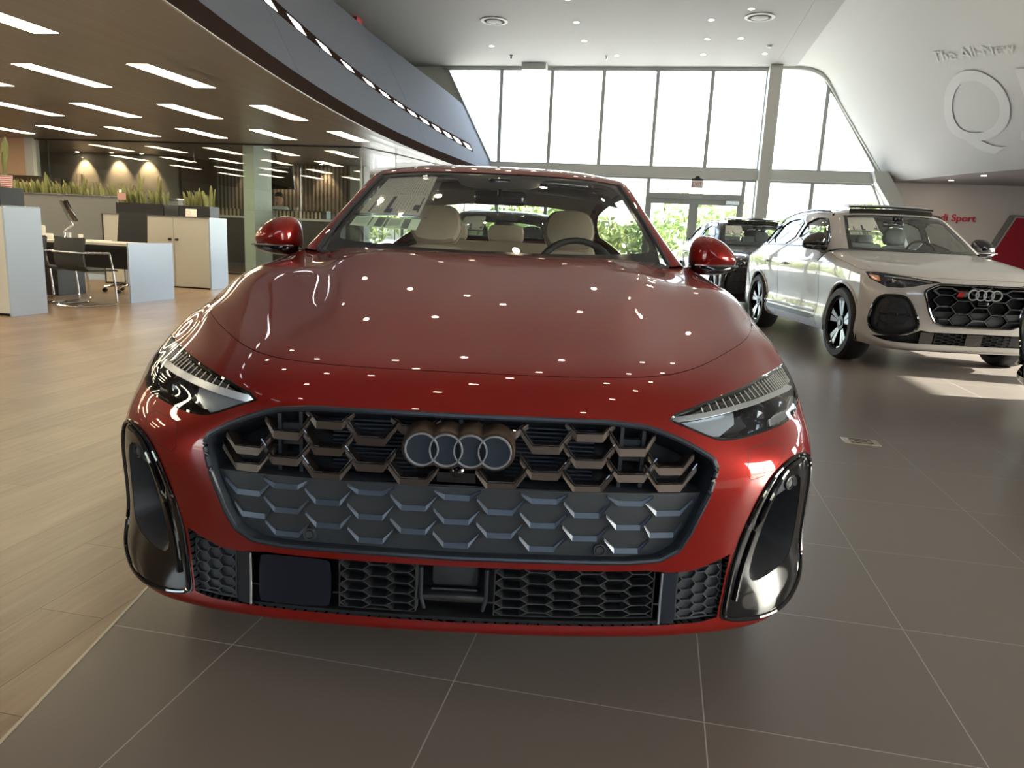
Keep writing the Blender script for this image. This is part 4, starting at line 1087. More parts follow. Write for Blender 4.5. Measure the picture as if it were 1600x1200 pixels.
        am = I([(.835,.90),(.895,.915),(.885,.868),(.84,.85)]); am = am if s > 0 else mir(am); panel('amber_reflector', S, am, (), M['amber'], h, .3, .3, -.008)
    # greenhouse
    panel('windshield', G, symm([(0,.0),(3.0,.0),(3.0,2.98),(0,2.98)]), (), M['glass'], car, .25, .2, 0)
    panel('windshield_frit', G, symm([(0,.0),(3.02,.0),(3.02,3.0),(0,3.0)]), [symm([(0,.18),(2.75,.18),(2.78,1.2),(2.76,2.78),(.6,2.80),(.5,2.5),(0,2.5)])], M['frit'], car, .25, .2, -.004)
    panel('roof', G, symm([(0,3.02),(3.0,3.02),(4.6,2.9),(4.6,7.9),(0,7.9)]), (), paint, car, .25, .25, 0, flange=.01)
    panel('roof_glass', G, symm([(0,4.0),(2.6,4.0),(2.6,6.6),(0,6.6)]), (), M['gloss'], car, .4, .4, .006, flange=.006)
    q = on(G, symm([(0,3.35),(2.5,3.35),(2.45,3.9),(0,3.9)]), 0); q2 = q+np.array([0, 0, .02]); n = len(q)
    for i in range(n): q2[i, 2] += .055*(1-(q[i, 1]-q[:, 1].min())/max(1e-6, np.ptp(q[:, 1])))*0+.05
    mb = MB(); mb.add(np.concatenate([q2, q2+np.array([0, 0, .012])]), [tuple(range(n)), tuple(range(n, 2*n))]+[(i, (i+1) % n, n+(i+1) % n, n+i) for i in range(n)])
    fq = on(G, [(u, 3.3) for u in np.linspace(-2.45, 2.45, 16)], 0); mb.grid(np.stack([fq, fq+np.array([0, .02, .055])], 1)); mb.tube([q2[i] for i in range(n)], .012, 6, closed=True); mb.build('sunroof_deflector', M['frit'], car)
    panel('rear_window', G, symm([(0,8.0),(2.9,8.0),(2.9,9.7),(0,9.7)]), (), M['sideglass'], car, .4, .4, 0)
    panel('tailgate', G, symm([(0,9.72),(8,9.72),(8,10),(0,10)]), (), paint, car, .4, .4, 0)
    panel('tailgate_top', G, symm([(0,7.92),(4.6,7.92),(4.6,9.7),(2.95,9.7),(2.95,7.98),(0,7.98)]), (), paint, car, .3, .3, 0)
    for s in (1, -1):
        mm = (lambda a: np.array(a) if s > 0 else mir(a))
        panel('pillar', G, mm([(3.03,0),(3.03,3.0),(4.6,2.9),(4.6,0)]), (), paint, car, .2, .2, 0)
        wins = [mm(chaikin([(4.85,1.1),(4.85,3.0),(4.95,4.72),(6.60,4.72),(6.60,.30),(6.2,.25)], 1)), mm(chaikin([(4.95,4.95),(4.98,6.40),(6.58,6.48),(6.60,4.95)], 1)), mm(chaikin([(5.05,6.55),(5.15,7.3),(6.2,7.75),(6.58,7.1),(6.58,6.62)], 1))]
        panel('side_body_upper', G, mm([(4.6,0),(4.6,9.72),(8,9.72),(8,0)]), wins, paint, car, .22, .22, 0, hflange=.012)
        for w in wins:
            panel('side_window', G, w, (), M['sideglass'], car, .4, .4, -.006)
            mb = MB(); mb.tube(on(G, resample(w, .2), .002), .008, 6, closed=True); mb.build('window_trim', M['gloss'], car)
        mb = MB(); mb.tube(on(G, [(s*6.66, v) for v in np.linspace(.5, 7.6, 20)], .004), .007, 6); mb.build('belt_trim', M['darkchrome'], car)
        if rails:
            P = on(G, [(s*4.25, v) for v in np.linspace(3.3, 7.7, 24)], .0); P[:, 2] += .035*np.sin(np.linspace(0, PI, 24))**.35
            mb = MB(); mb.tube(P, .014, 8); mb.build('roof_rail', M['gloss'], car)
        H = HalfSurf(SUV_SIDE, s)
        def arch(wy, ar=.425): return [(wy+ar*math.cos(t), .375+ar*math.sin(t)) for t in np.linspace(-.36, PI+.36, 33)]
        y_to_v = np.interp; ys_ = [r[3][1] for r in SUV_SIDE[:13]]
        def uvp(pts): return H.inv(pts, (1, 2), dom=(0, 7, 0, 12.5))
        a1 = uvp([p for p in arch(.87) if p[1] > .25 and p[0] > .47]); a2 = uvp([p for p in arch(3.70) if p[1] > .25])
        a1 = a1[np.argsort(a1[:, 1])]; a1 = [tuple(p) for p in a1]
        # front arch: from leading edge over the top and down
        def orderarch(a, wy): pts = [(math.atan2(H.ev([q])[0][2]-.375, H.ev([q])[0][1]-wy), tuple(q)) for q in a]; pts = [(t if t > -1.6 else t+2*PI, q) for t, q in pts]; return [q for t, q in sorted(pts, key=lambda e: e[0])]
        A1 = orderarch(a1, .87); A2 = orderarch(a2, 3.70)   # each from rear foot (t~-.3) to front foot (t~pi+.3)
        poly = [(0, 0), (0, 15), (7, 15), (7, A2[0][1])]+A2+[(7, A2[-1][1]), (7, A1[0][1])]+A1+[(A1[-1][0], 0)]
        panel('body_side', H, np.array(poly), (), paint, car, .22, .16, 0)
        for wy in (.87, 3.70):
            AA = A1 if wy < 1 else A2
            mb = MB(); mb.tube(on(H, AA, .000), .016, 8); mb.build('arch_lip', paint, car)
            wheel(car, s*.83, wy, .375, .375, .25, s, M['silver'])
            mb = MB(); a = np.linspace(-.3, PI+.3, 26); mb.grid([[(s*.62, wy+.44*math.cos(t), .375+.44*math.sin(t)), (s*.93, wy+.43*math.cos(t), .375+.43*math.sin(t))] for t in a]); mb.build('wheel_liner', M['dark'], car)
        for vv, u1 in ((5.35, 6.6), (8.2, 6.6), (9.35, 3.4)):
            mb = MB(); mb.tube(on(H, [(u, vv+(.0 if u < 3 or vv < 9 else 0)) for u in np.linspace(.0, u1, 18)], -.001), .003, 4); mb.build('door_gap', M['dark'], car)
        for vv in (7.85, 9.25): p = on(H, [(.75, vv)], .02)[0]; mb = MB(); mb.rbox(tuple(p), (.025, .22, .032), .011); mb.build('door_handle', paint, car)
        mb = strip(H, [(5.6, v) for v in np.linspace(5.5, 9.3, 24)], [.02]*3+[.055]*18+[.02]*3, .006, .004); mb.build('sill_insert', M['gloss'], car)
        mb = MB(); mb.tube(on(H, [(4.9, v) for v in np.linspace(5.6, 9.2, 24)], -.012), .022, 8); mb.build('door_crease', paint, car)
        panel('tail_light', H, np.array([(.5,12.1),(.5,14.9),(1.6,14.9),(1.7,12.3)]), (), M['taillight'], car, .3, .3, .004)
        mirror(car, s, (.96, 1.70, 1.215), paint, 1.12, M['gloss'])
    mb = MB(); mb.b2((-.84, .45, .24), (.84, 4.4, .30)); mb.build('underbody', M['dark'], car)
    mb = MB(); mb.b2((-.55, .25, .35), (.55, 1.2, .82)); mb.b2((-.6, 1.25, .25), (.6, 1.30, 1.06)); mb.build('engine_bay', M['dark'], car)
    cabin(car, leather, dz=.18, dy=-.02)
    return car, S, G
def price_sticker(car, G, s, u0, u1, v0, v1, vm, sleeve=True, off=-.012):
    """window sheet: paper page with printed bars above a green efficiency strip, held behind the screen"""
    st = bpy.data.objects.new('price_sheet', None); col.objects.link(st); st.parent = car; st['label'] = 'printed price sheet and green strip behind the windshield'
    f = lambda a, b: (s*(u0+(u1-u0)*a), v0+(v1-v0)*b)
    def quad(a0, a1, b0, b1): return np.array([f(a0, b0), f(a1, b0), f(a1, b1), f(a0, b1)])
    if sleeve:
        panel('clear_sleeve', G, quad(-.12, 1.14, vm-.02, 1.03), (), M['plastic'], st, .2, .2, off+.002)
        mb = MB(); mb.tube(on(G, [f(a, vm+.01*math.sin(a*5)) for a in np.linspace(-.12, 1.14, 12)], off+.003), .004, 6); mb.build('sleeve_edge', M['chromesoft'], st)
    panel('paper_page', G, quad(0, 1, vm+.03, 1), (), M['paper'], st, .2, .2, off)
    panel('green_strip', G, quad(-.05, 1.0, 0, vm-.03), (), M['papergreen'], st, .2, .2, off)
    mb = MB(); mb2 = MB(); r = random.Random(4); h = 1-vm-.03
    def bar(M_, a0, a1, b0, b1):
        q = quad(a0, a1, b0, b1); p = on(G, q, off+.0015); M_.add(p, [(0, 1, 2, 3)])
    y0 = vm+.03
    bar(mb, .04, .06, y0+.06*h, y0+.40*h); bar(mb, .06, .14, y0+.10*h, y0+.22*h); bar(mb, .50, .56, y0+.02*h, y0+.42*h); bar(mb2, .44, .50, y0+.02*h, y0+.12*h); bar(mb, .80, .84, y0+.02*h, y0+.30*h)
    for k in range(22):   # columns of fine print
        a = .06+.041*k; b = y0+.46*h
        while b < y0+.95*h: l = r.uniform(.02, .10)*h; bar(mb, a, a+.007, b, b+l); b += l+.025*h
    for k in range(16):
        a = .17+.05*k; b = y0+.05*h
        while b < y0+.38*h: l = r.uniform(.02, .06)*h; bar(mb, a, a+.006, b, b+l); b += l+.03*h
    for a, w in ((.08,.10),(.40,.04),(.46,.12),(.66,.03)): 
        n = max(1, int(w/.02))
        for k in range(n): bar(mb, a+k*w/n, a+(k+.62)*w/n, .05*vm, .80*vm)
    for k in range(9): bar(mb, .22+.018*k, .225+.018*k, .2*vm, .7*vm)
    for k in range(12): bar(mb, .72+.02*k, .724+.02*k, .15*vm, .75*vm)
    mb.build('print', M['print'], st); mb2.build('blue_print', M['printblue'], st)
    return st
# ================================================================ the showroom shell
def world_xy(t):
    g = t.nodes.new('ShaderNodeNewGeometry'); s = t.nodes.new('ShaderNodeSeparateXYZ'); t.links.new(g.outputs['Position'], s.inputs[0]); return g, s
def nmath(t, op, a, b=None, c=None):
    n = t.nodes.new('ShaderNodeMath'); n.operation = op
    for i, v in enumerate((a, b, c)):
        if v is None: continue
        if isinstance(v, (int, float)): n.inputs[i].default_value = v
        else: t.links.new(v, n.inputs[i])
    return n.outputs[0]
def tile_mat():
    m = mat('brown grey floor tile', (.2,.17,.15), .3); t = m.node_tree; b = t.nodes['Principled BSDF']
    g, s = world_xy(t); w = .6096
    gx = nmath(t, 'DIVIDE', nmath(t, 'SUBTRACT', s.outputs[0], -1.0338+.0), w); gy_ = nmath(t, 'DIVIDE', nmath(t, 'SUBTRACT', s.outputs[1], 1.6089), w)
    fx = nmath(t, 'FRACT', gx); fy = nmath(t, 'FRACT', gy_)
    def edge(f): return nmath(t, 'ABSOLUTE', nmath(t, 'SUBTRACT', f, .5))
    e = nmath(t, 'MAXIMUM', edge(fx), edge(fy)); line = nmath(t, 'GREATER_THAN', e, .5-.0027)
    wn = t.nodes.new('ShaderNodeTexWhiteNoise'); wn.noise_dimensions = '2D'; cb = t.nodes.new('ShaderNodeCombineXYZ')
    t.links.new(nmath(t, 'FLOOR', gx), cb.inputs[0]); t.links.new(nmath(t, 'FLOOR', gy_), cb.inputs[1]); t.links.new(cb.outputs[0], wn.inputs['Vector'])
    n1 = t.nodes.new('ShaderNodeTexNoise'); n1.inputs['Scale'].default_value = 260; t.links.new(g.outputs['Position'], n1.inputs['Vector'])
    n2 = t.nodes.new('ShaderNodeTexNoise'); n2.inputs['Scale'].default_value = 1.7; t.links.new(g.outputs['Position'], n2.inputs['Vector'])
    v = nmath(t, 'ADD', nmath(t, 'MULTIPLY_ADD', wn.outputs['Value'], .05, .90), nmath(t, 'MULTIPLY', n2.outputs['Fac'], .10))
    sp = nmath(t, 'MULTIPLY', nmath(t, 'GREATER_THAN', n1.outputs['Fac'], .74), .8); v = nmath(t, 'ADD', v, sp)
    mx = t.nodes.new('ShaderNodeMix'); mx.data_type = 'RGBA'; mx.inputs['A'].default_value = (0,0,0,1); mx.inputs['B'].default_value = (.165,.139,.122,1); mx.clamp_factor = False
    t.links.new(v, mx.inputs['Factor'])
    m2 = t.nodes.new('ShaderNodeMix'); m2.data_type = 'RGBA'; m2.inputs['B'].default_value = (.38,.36,.34,1)
    t.links.new(line, m2.inputs['Factor']); t.links.new(mx.outputs['Result'], m2.inputs['A']); t.links.new(m2.outputs['Result'], b.inputs['Base Color'])
    rg = nmath(t, 'MULTIPLY_ADD', line, .3, .30); t.links.new(rg, b.inputs['Roughness'])
    bp = t.nodes.new('ShaderNodeBump'); bp.inputs['Strength'].default_value = .10; bp.inputs['Distance'].default_value = .002
    t.links.new(n1.outputs['Fac'], bp.inputs['Height']); t.links.new(bp.outputs[0], b.inputs['Normal'])
    return m
def wood_mat():
    m = mat('oak plank floor', (.4,.26,.15), .32); t = m.node_tree; b = t.nodes['Principled BSDF']
    g, s = world_xy(t); w = .2052; L = 1.22
    gx = nmath(t, 'DIVIDE', nmath(t, 'SUBTRACT', s.outputs[0], -1.65), w); ix = nmath(t, 'FLOOR', gx)
    sh = nmath(t, 'MULTIPLY', nmath(t, 'FRACT', nmath(t, 'MULTIPLY', ix, .3333)), L)
    gy_ = nmath(t, 'DIVIDE', nmath(t, 'ADD', nmath(t, 'SUBTRACT', s.outputs[1], 1.63), sh), L); iy = nmath(t, 'FLOOR', gy_)
    ex = nmath(t, 'ABSOLUTE', nmath(t, 'SUBTRACT', nmath(t, 'FRACT', gx), .5)); ey = nmath(t, 'ABSOLUTE', nmath(t, 'SUBTRACT', nmath(t, 'FRACT', gy_), .5))
    line = nmath(t, 'MAXIMUM', nmath(t, 'GREATER_THAN', ex, .5-.0055), nmath(t, 'GREATER_THAN', ey, .5-.0010))
    wn = t.nodes.new('ShaderNodeTexWhiteNoise'); wn.noise_dimensions = '2D'; cb = t.nodes.new('ShaderNodeCombineXYZ')
    t.links.new(ix, cb.inputs[0]); t.links.new(iy, cb.inputs[1]); t.links.new(cb.outputs[0], wn.inputs['Vector'])
    mp = t.nodes.new('ShaderNodeMapping'); mp.inputs['Scale'].default_value = (26, 1.6, 1); t.links.new(g.outputs['Position'], mp.inputs[0])
    n1 = t.nodes.new('ShaderNodeTexNoise'); n1.inputs['Scale'].default_value = 1.5; n1.inputs['Detail'].default_value = 7; n1.inputs['Distortion'].default_value = .6
    t.links.new(mp.outputs[0], n1.inputs['Vector'])
    f = nmath(t, 'ADD', nmath(t, 'MULTIPLY', wn.outputs['Value'], .28), nmath(t, 'MULTIPLY', n1.outputs['Fac'], .75))
    cr = t.nodes.new('ShaderNodeValToRGB'); cr.color_ramp.elements[0].position = .25; cr.color_ramp.elements[0].color = (.185,.118,.072,1)
    cr.color_ramp.elements[1].position = .85; cr.color_ramp.elements[1].color = (.34,.245,.165,1); t.links.new(f, cr.inputs[0])
    m2 = t.nodes.new('ShaderNodeMix'); m2.data_type = 'RGBA'; m2.inputs['B'].default_value = (.09,.055,.03,1)
    t.links.new(line, m2.inputs['Factor']); t.links.new(cr.outputs[0], m2.inputs['A']); t.links.new(m2.outputs['Result'], b.inputs['Base Color'])
    bp = t.nodes.new('ShaderNodeBump'); bp.inputs['Strength'].default_value = .15; bp.inputs['Distance'].default_value = .001
    t.links.new(n1.outputs['Fac'], bp.inputs['Height']); t.links.new(bp.outputs[0], b.inputs['Normal'])
    return m
def plank_ceiling_mat():
    m = mat('linear metal ceiling', (.12,.105,.092), .36, metal=.35); t = m.node_tree; b = t.nodes['Principled BSDF']
    g, s = world_xy(t); gx = nmath(t, 'FRACT', nmath(t, 'DIVIDE', s.outputs[0], .1016))
    line = nmath(t, 'LESS_THAN', gx, .045)
    wn = t.nodes.new('ShaderNodeTexWhiteNoise'); wn.noise_dimensions = '1D'; t.links.new(nmath(t, 'FLOOR', nmath(t, 'DIVIDE', s.outputs[0], .1016)), wn.inputs['W'])
    v = nmath(t, 'MULTIPLY', nmath(t, 'MULTIPLY_ADD', wn.outputs['Value'], .14, .93), nmath(t, 'MULTIPLY_ADD', line, -.35, 1.))
    mx = t.nodes.new('ShaderNodeMix'); mx.data_type = 'RGBA'; mx.inputs['A'].default_value = (0,0,0,1); mx.inputs['B'].default_value = (.30,.27,.245,1); mx.clamp_factor = False
    t.links.new(v, mx.inputs['Factor']); t.links.new(mx.outputs['Result'], b.inputs['Base Color'])
    t.links.new(nmath(t, 'MULTIPLY_ADD', wn.outputs['Value'], .12, .30), b.inputs['Roughness'])
    return m
M['tile'] = tile_mat(); M['wood'] = wood_mat(); M['lowceil'] = plank_ceiling_mat()
M['wallwhite'] = mat('warm white plaster', (.53,.527,.512), .6)
M['ceilwhite'] = mat('ceiling paint', (.38,.377,.365), .65)
M['fascia'] = mat('blue grey stretched cladding', (.095,.107,.135), .75, spec=.2, noise=(3, (.115,.128,.158), (1, 1, 12)))
M['band'] = mat('dark brown band', (.030,.020,.017), 1.0, spec=0)
M['frame'] = mat('pale aluminium frame', (.40,.42,.40), .4, metal=.1)
M['pale'] = mat('pale steel paint', (.56,.57,.53), .5)
M['winglass'] = thin_glass('window glass', (.93,.96,.95), 1.45)
M['inglass'] = thin_glass('partition glass', (.88,.92,.91), 1.75)
M['soffit'] = mat('grey soffit', (.42,.38,.37), .6)
M['lightwarm'] = emat('warm light panel', (1., .85, .56), 20)
M['slotlight'] = emat('cool slot light', (1., .98, .98), 5)
M['spot'] = emat('downlight lamp', (1., .78, .55), 95)
M['spotrim'] = mat('downlight trim', (.7,.69,.65), .4)
M['orange'] = mat('warm beige wall', (.62,.42,.28), .7)
M['greige'] = mat('greige wall', (.30,.275,.24), .6)
M['outside'] = mat('pale concrete', (.55,.53,.50), .9)

XR = 9.2
FY = [-9,-6,0,3,5.6,7.64,9.97,11.6,13.5,15.5,18,22.5]; FX = [.6,-.6,-2.5,-3.4,-4.05,-4.43,-4.83,-5.05,-5.22,-5.3,-5.33,-5.2]
_cf = np.polyfit(FY, FX, 5)
def Xb(y): return float(np.polyval(_cf, y))
YW = 22.5
# floors
def edge_x(y): return float(np.interp(y, [-8, 0, 1.15, 1.64, 1.85, 3, 5.6, 8, 12, 18, 22.5], [.6, -1.03, -1.285, -1.405, -1.46, -1.74, -2.42, -2.9, -3.5, -4.0, -4.1]))
ys = np.linspace(-8, YW, 120)
mb = MB(); mb.grid([[(edge_x(y)+.003, y, 0), (16, y, 0)] for y in ys], False); tag(mb.build('floor', M['tile'], fix=False), kind='structure')
mb = MB(); mb.grid([[(-20, y, 0), (edge_x(y)-.003, y, 0)] for y in ys], False); tag(mb.build('floor_wood', M['wood'], fix=False), kind='structure')
mb = MB(); mb.grid([[(edge_x(y)-.004, y, .0), (edge_x(y)-.004, y, .0015), (edge_x(y)+.004, y, .0015), (edge_x(y)+.004, y, 0)] for y in ys], False)
tag(mb.build('trim_1', mat('floor edge strip', (.45,.42,.36), .35, metal=.6)), kind='structure')
for n in ('floor', 'floor_wood'):
    o = bpy.data.objects[n]
    for p in o.data.polygons:
        if p.normal.z < 0: o.data.flip_normals(); break
# low office ceiling with curved edge
ysc = np.linspace(-8, YW, 90)
mb = MB(); mb.grid([[(-20, y, 2.8), (Xb(y), y, 2.8)] for y in ysc], False); tag(mb.build('ceiling_office', M['lowceil']), kind='structure')
mb = MB(); mb.grid([[(Xb(y)-.005, y, 2.8), (Xb(y)+.0, y, 3.0), (Xb(y)-.03, y, 3.0)] for y in ysc], False); tag(mb.build('trim_2', M['band']), kind='structure')
mb = MB(); mb.grid([[(Xb(y)+.004, y, 2.795), (Xb(y)+.004, y, 2.803), (Xb(y)-.02, y, 2.795)] for y in ysc], False); tag(mb.build('trim_3', M['pale']), kind='structure')
# leaning fascia with parapet top
SL = .545
def FP(y, z, o=0.): return (Xb(y)-SL*(z-3)+o*.88, y, z+o*.48)
def ztop(y): return float(np.interp(y, [-8, 14, 17.8, 19.9, 22.5], [5.45, 5.35, 5.22, 5.12, 4.93]))
mb = MB(); mb.grid([[FP(y, 2.995), FP(y, 3.6), FP(y, 4.2), FP(y, ztop(y)), FP(y, ztop(y), -.12), FP(y, 3.05, -.12)] for y in ysc]); tag(mb.build('wall_left', M['fascia'], sharp=25), kind='structure')
mb = MB()
for y in (16.3, 9.2, 3.5):
    mb.tube([FP(y-.0, z, -.001) for z in np.linspace(3.02, 5.0, 12)], .004, 4)
tag(mb.build('trim_4', M['fascia']), kind='structure')
# the dark slot and its lights
zl = lambda y: float(np.interp(y, [-8, 5, 9.0, 12, 14.2, 17.7, 20.84], [3.95, 3.93, 3.86, 3.82, 3.72, 3.54, 3.39]))
zh = lambda y: float(np.interp(y, [-8, 5, 9.7, 12.3, 15.7, 18, 20.84], [4.17, 4.15, 4.08, 3.97, 3.79, 3.705, 3.61]))
mb = MB(); yy = np.linspace(-4, 20.85, 80)
mb.grid([[FP(y, zl(y)-.0, .001), FP(y, zl(y), .006), FP(y, zh(y), .006), FP(y, zh(y), .001)] for y in yy], False); tag(mb.build('trim_5', M['band']), kind='structure')
starts = [20.18, 19.32, 18.52, 17.70, 16.86, 16.04, 15.22, 14.36, 13.50, 12.42, 11.32, 10.2, 9.1, 8.0, 6.9, 5.8, 4.7, 3.6, 2.5, 1.4, .3, -.8]
for i, y in enumerate(starts):
    L = .54; mb = MB()
    mb.add([FP(y-.05, zh(y)-.065, .009), FP(y+L-.1, zh(y)-.075, .009), FP(y+L, zl(y)+.005, .009), FP(y+.12, zl(y)+.005, .009)], [(0, 1, 2, 3)])
    lab = 'white slot light above and beside the viewer, %s one before the nearest visible' % ['first','second','third','fourth','fifth','sixth','seventh','eighth','ninth','tenth'][min(9, max(0, i-12))] if i > 11 else ['twelfth','eleventh','tenth','ninth','eighth','seventh','sixth','fifth','fourth','third','second','nearest'][i]+' white slot light visible along the leaning grey fascia, counted from the viewer' if i < 12 else ''
    if i == 0: lab = 'last white slot light at the window end of the leaning grey fascia'
    tag(mb.build('slot_light', M['slotlight']), lab, 'ceiling light', 'white lights in the slit of the leaning fascia')
# upper ceiling, left upper wall
mb = MB(); mb.grid([[(-7.45, y, 6.0), (3.1, y, 6.0)] for y in (-8, 8, YW)], False); tag(mb.build('ceiling', M['ceilwhite']), kind='structure')
mb = MB(); mb.grid([[(-8.4, y, 3.0), (-8.4, y, 6.4), (-7.9, y, 6.4)] for y in (-8, YW)], False); mb.b2((-8.4, -8, 2.98), (-5.4, YW, 3.0)); tag(mb.build('wall_upper_left', M['wallwhite']), kind='structure')
mb = MB(); mb.b2((-7.95, -8, 6.0), (-7.45, 18.9, 6.5)); tag(mb.build('trim_6', M['soffit']), kind='structure')
mb = MB(); mb.b2((-8.4, 18.9, 6.0), (-7.45, YW, 6.02)); tag(mb.build('ceiling_strip', M['ceilwhite']), kind='structure')
mb = MB(); mb.b2((2.53, -8, 5.992), (2.55, YW, 6.0)); tag(mb.build('trim_7', M['soffit']), kind='structure')
# right hull: section swept toward the viewer, opening outwards
def Xl(y): return float(np.interp(y, [-8, 12, 14.5, 16.2, 17.3, 18.35, 19.2, 20.2, 21.2, 22.5], [9.3, 9.0, 8.8, 8.45, 7.98, 7.50, 7.05, 6.6, 6.3, 5.95]))
HS = [(2.97,6.02,0),(3.25,6.01,.01),(3.53,5.97,.02),(3.78,5.87,.05),(3.97,5.69,.09),(4.14,5.43,.15),(4.32,5.12,.22),(4.72,4.55,.40),(5.15,3.93,.62),(5.58,3.30,.88),(5.95,3.06,1)]
HS[-1] = (5.76,3.06,1.0)
def HP(y, k):
    x, z, t = HS[k]; d = Xl(y)-5.95; return (x+d*t+(.19 if k == 10 else 0), y, z)
hull_rows = [[HP(y, k) for k in range(11)] for y in np.linspace(-8, YW, 80)]
mb = MB(); mb.grid(hull_rows, True); tag(mb.build('wall_right', M['wallwhite'], sharp=60), kind='structure')
mb = MB(); mb.grid([[(Xl(y), y, 3.06), (XR+.2 if y < 16.4 else 16, y, 3.06)] for y in np.linspace(-8, YW, 61)], False); tag(mb.build('ceiling_low_right', M['soffit']), kind='structure')
# back wall beside the glazing, lower right part
def wallpoly(name, poly, y0, y1, m):
    mb = MB(); mb.prism(poly, y0, y1, 'xz'); return tag(mb.build(name, m), kind='structure')
wallpoly('wall_back', [(5.50,3.06),(7.15,0),(16,0),(16,3.06)], YW, YW+.2, mat('pale rose grey wall', (.80,.74,.71), .6))
arc = [(2.97,6.05),(3.53,5.97),(3.92,5.74),(4.32,5.12),(5.59,3.29),(5.95,3.06)]
wallpoly('wall_back_upper', [(2.9,6.03),(3.53,5.95),(3.90,5.72),(4.30,5.10),(5.57,3.27),(5.95,3.0),(16,3.0),(16,6.6),(2.9,6.6)], YW+.02, YW+.22, M['wallwhite'])
wallpoly('wall_back_left', [(-8.4,2.9),(-5.1,2.9),(-6.80,5.99),(-6.8,6.6),(-8.4,6.6)], YW, YW+.2, mat('soft green white', (.58,.60,.52), .6))
wallpoly('wall_back_head', [(-6.9,5.95),(3.0,5.95),(3.0,6.6),(-6.9,6.6)], YW, YW+.2, M['wallwhite'])
# window frames and panes
wn_i = [0]
def window(poly, fw=.10, y=YW, dep=.12, glass='winglass', mid=None):
    wn_i[0] += 1; P = np.array(poly, float); c = P.mean(0)
    # inset polygon
    n = len(P); ins = []
    area = sum(P[i, 0]*P[(i+1) % n, 1]-P[(i+1) % n, 0]*P[i, 1] for i in range(n)); sg = 1 if area > 0 else -1
    for i in range(n):
        a, b, e = P[i-1], P[i], P[(i+1) % n]; d1 = (b-a)/np.linalg.norm(b-a); d2 = (e-b)/np.linalg.norm(e-b)
        n1 = sg*np.array([-d1[1], d1[0]]); n2 = sg*np.array([-d2[1], d2[0]]); m_ = n1+n2; m_ /= np.dot(m_, n1); ins.append(b+m_*fw/2)
    w = bpy.data.objects.new('window_%d' % wn_i[0], None); col.objects.link(w); w['kind'] = 'structure'
    V = [(p[0], yy, p[1]) for yy in (y-dep/2, y+dep/2) for q in (P, ins) for p in q]; F = []
    for i in range(n):
        j = (i+1) % n
        F += [(i, j, n+j, n+i), (2*n+i, 3*n+i, 3*n+j, 2*n+j), (n+i, n+j, 3*n+j, 3*n+i), (i, 2*n+i, 2*n+j, j)]
    mb = MB(); mb.add(V, F); mb.build('window_frame', M['frame'], w)
    mb = MB(); mb.add([(p[0], y, p[1]) for p in ins], [tuple(range(n))]); mb.build('pane', M[glass], w)
    return w
ml = [-5.10, -3.59, -2.09, -.57, .94, 2.41]
zt, zb = 5.95, 3.27
window([(-6.80,zt),(-5.35,zb),(-5.10,zb),(-5.10,zt)])
for a, b in zip(ml[:-1], ml[1:]): window([(a,zb),(b,zb),(b,zt),(a,zt)])
window([(2.73,zb),(4.02,zb),(4.02,5.55),(3.88,5.76),(3.72,5.88),(3.50,5.96),(3.2,5.99),(2.73,6.0)])
window([(4.02,zb),(5.59,zb),(4.34,5.12),(4.02,5.55)])
# below the transom
z1 = 3.0
for a, b in ((-5.10,-3.59),(-3.59,-2.09),(-2.09,-.60),(2.07,2.41),(2.73,3.91)): window([(a,0.02),(b,0.02),(b,z1),(a,z1)])
window([(-.60,2.53),(2.07,2.53),(2.07,z1),(-.60,z1)])
window([(3.91,0.02),(6.95,.02),(5.50,z1-.05),(5.42,z1),(3.91,z1)])
for a, b in ((-9.6,-8.1),(-8.1,-6.6),(-6.6,-5.10)): window([(a,0.02),(b,0.02),(b,2.15),(a,2.15)])
wallbox_ = [(-9.6, YW-.05, 2.15), (-5.1, YW+.1, 2.8)]; mb = MB(); mb.b2(*wallbox_); tag(mb.build('wall_back_office', M['greige']), kind='structure')
mb = MB(); mb.b2((-5.9, YW-.14, 3.0), (5.95, YW+.1, 3.27)); tag(mb.build('transom_beam', M['pale']), kind='structure')
mb = MB(); mb.b2((2.41, YW-.42, 0), (2.73, YW-.1, 6.0)); tag(mb.build('column', M['pale']), kind='structure')
mb = MB(); mb.b2((-6.9, YW-.1, 5.93), (3.0, YW+.1, 6.0)); tag(mb.build('trim_8', M['frame']), kind='structure')
mb = MB(); mb.prism([(5.35,3.3),(5.72,3.3),(6.55,2.0),(7.6,0),(7.2,0),(6.2,1.95),(5.45,3.02)], YW-.45, YW-.02, 'xz'); tag(mb.build('trim_9', M['pale']), kind='structure')
mb = MB(); mb.tube([(x, YW-.12, z) for x, z in chaikin([(2.73,5.99),(3.5,5.96),(3.95,5.72),(4.34,5.12),(5.72,3.2)], 2, closed=False)], .06, 8); tag(mb.build('trim_10', M['pale']), kind='structure')
